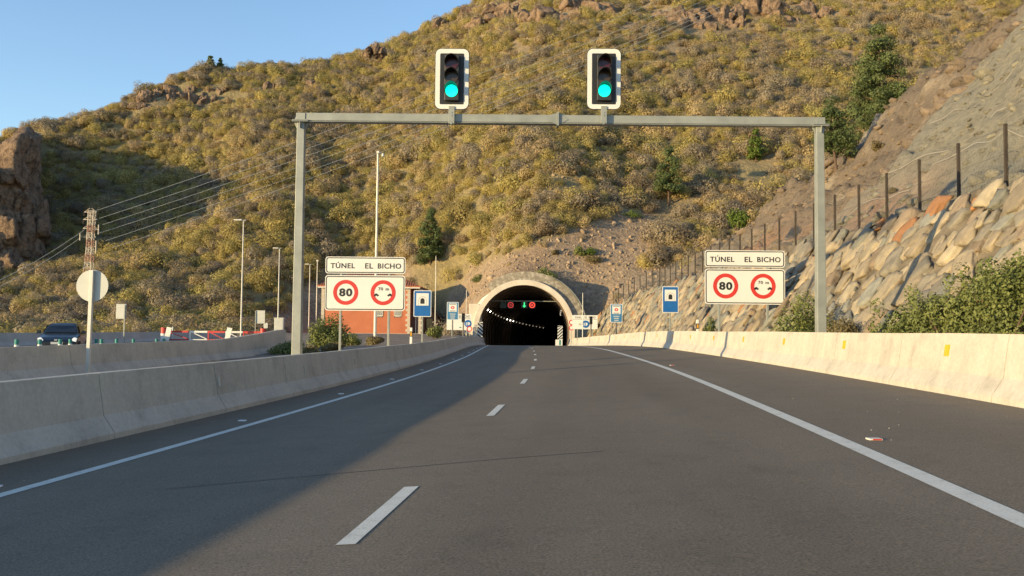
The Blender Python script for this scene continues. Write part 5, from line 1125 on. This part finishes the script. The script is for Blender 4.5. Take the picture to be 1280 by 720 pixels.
p = hit(1047, 216, slope, 40, 110); top = P(1036, 126, p.y); pine('dark pine with a bare crooked trunk right of the gantry right post', (p.x, p.y, p.z - .2), top.z - p.z, 62 * p.y / F, 72, 11000, .075, .8, .36, lean=-.6)
p = hit(836, 257); top = P(835, 186, p.y); pine('lone thin pine on the hillside above the upper edge of the bare slope', (p.x, p.y, p.z), top.z - p.z, 44 * p.y / F, 73, 8000, .13, .9, .28)
p = hit(538, 331); top = P(540, 262, p.y); pine('dark narrow pine on the slope behind the orange building', (p.x, p.y, p.z), top.z - p.z, 40 * p.y / F, 74, 9000, .13, .6, .1)
p = hit(945, 203); top = P(944, 164, p.y); pine('small faint pine on the hillside left of the gantry right corner', (p.x, p.y, p.z), top.z - p.z, 26 * p.y / F, 75, 3000, .15, .8, .2, m=LEAFG)
def sky_y(u):
    best = max(np.arange(175, 262, 1.0), key=lambda y: (float(hill(P(u, 90, y).x, y)) - H) / y); return float(best)
for u, vt, vb, w_, lab, sd in ((262.5, 69.5, 88, 15, 'taller of the two small trees on the skyline', 76), (275, 73.5, 87, 10, 'shorter of the two small trees on the skyline, on the right', 77)):
    Y = sky_y(u); x = P(u, 90, Y).x; z = float(hill(x, Y)); top = P(u, vt, Y); pine(lab, (x, Y, z), top.z - z, w_ * Y / F, sd, 1500, .28, .8, .12)
# ------------------------------------------------------------------ light
SUN_AZ, SUN_EL = R(58), R(6.8)      # travel direction right of straight ahead; height of the sun
w = bpy.data.worlds.new('World'); scene.world = w; w.use_nodes = True; nt = w.node_tree
sky = nt.nodes.new('ShaderNodeTexSky'); sky.sky_type = 'NISHITA'; sky.sun_disc = False; sky.sun_elevation = SUN_EL
sky.sun_rotation = math.atan2(-math.sin(SUN_AZ), -math.cos(SUN_AZ)) % (2 * math.pi); sky.air_density = 1.0; sky.dust_density = .2; sky.ozone_density = 1.4
bg = nt.nodes['Background']; bg.inputs['Strength'].default_value = .15; wb = nt.nodes.new('ShaderNodeMix'); wb.data_type = 'RGBA'; wb.blend_type = 'MULTIPLY'; wb.inputs['Factor'].default_value = 1; wb.inputs[7].default_value = (1.08, 1.19, 1.42, 1)
nt.links.new(sky.outputs[0], wb.inputs[6]); nt.links.new(wb.outputs[2], bg.inputs['Color'])
sl = bpy.data.lights.new('sun', 'SUN'); sl.energy = 4.0; sl.angle = R(.5); sl.color = (1.0, .755, .39)
so = bpy.data.objects.new('sun', sl); COL.objects.link(so)
dv = Vector((math.sin(SUN_AZ) * math.cos(SUN_EL), math.cos(SUN_AZ) * math.cos(SUN_EL), -math.sin(SUN_EL)))
so.rotation_euler = dv.to_track_quat('-Z', 'Y').to_euler(); so.location = (-40, -30, 20)
vs = scene.view_settings; scene.display_settings.display_device = 'sRGB'; vs.view_transform = 'Standard'; vs.look = 'None'; vs.gamma = 1; vs.use_curve_mapping = False; vs.exposure = .9
scene.cycles.use_denoising = True
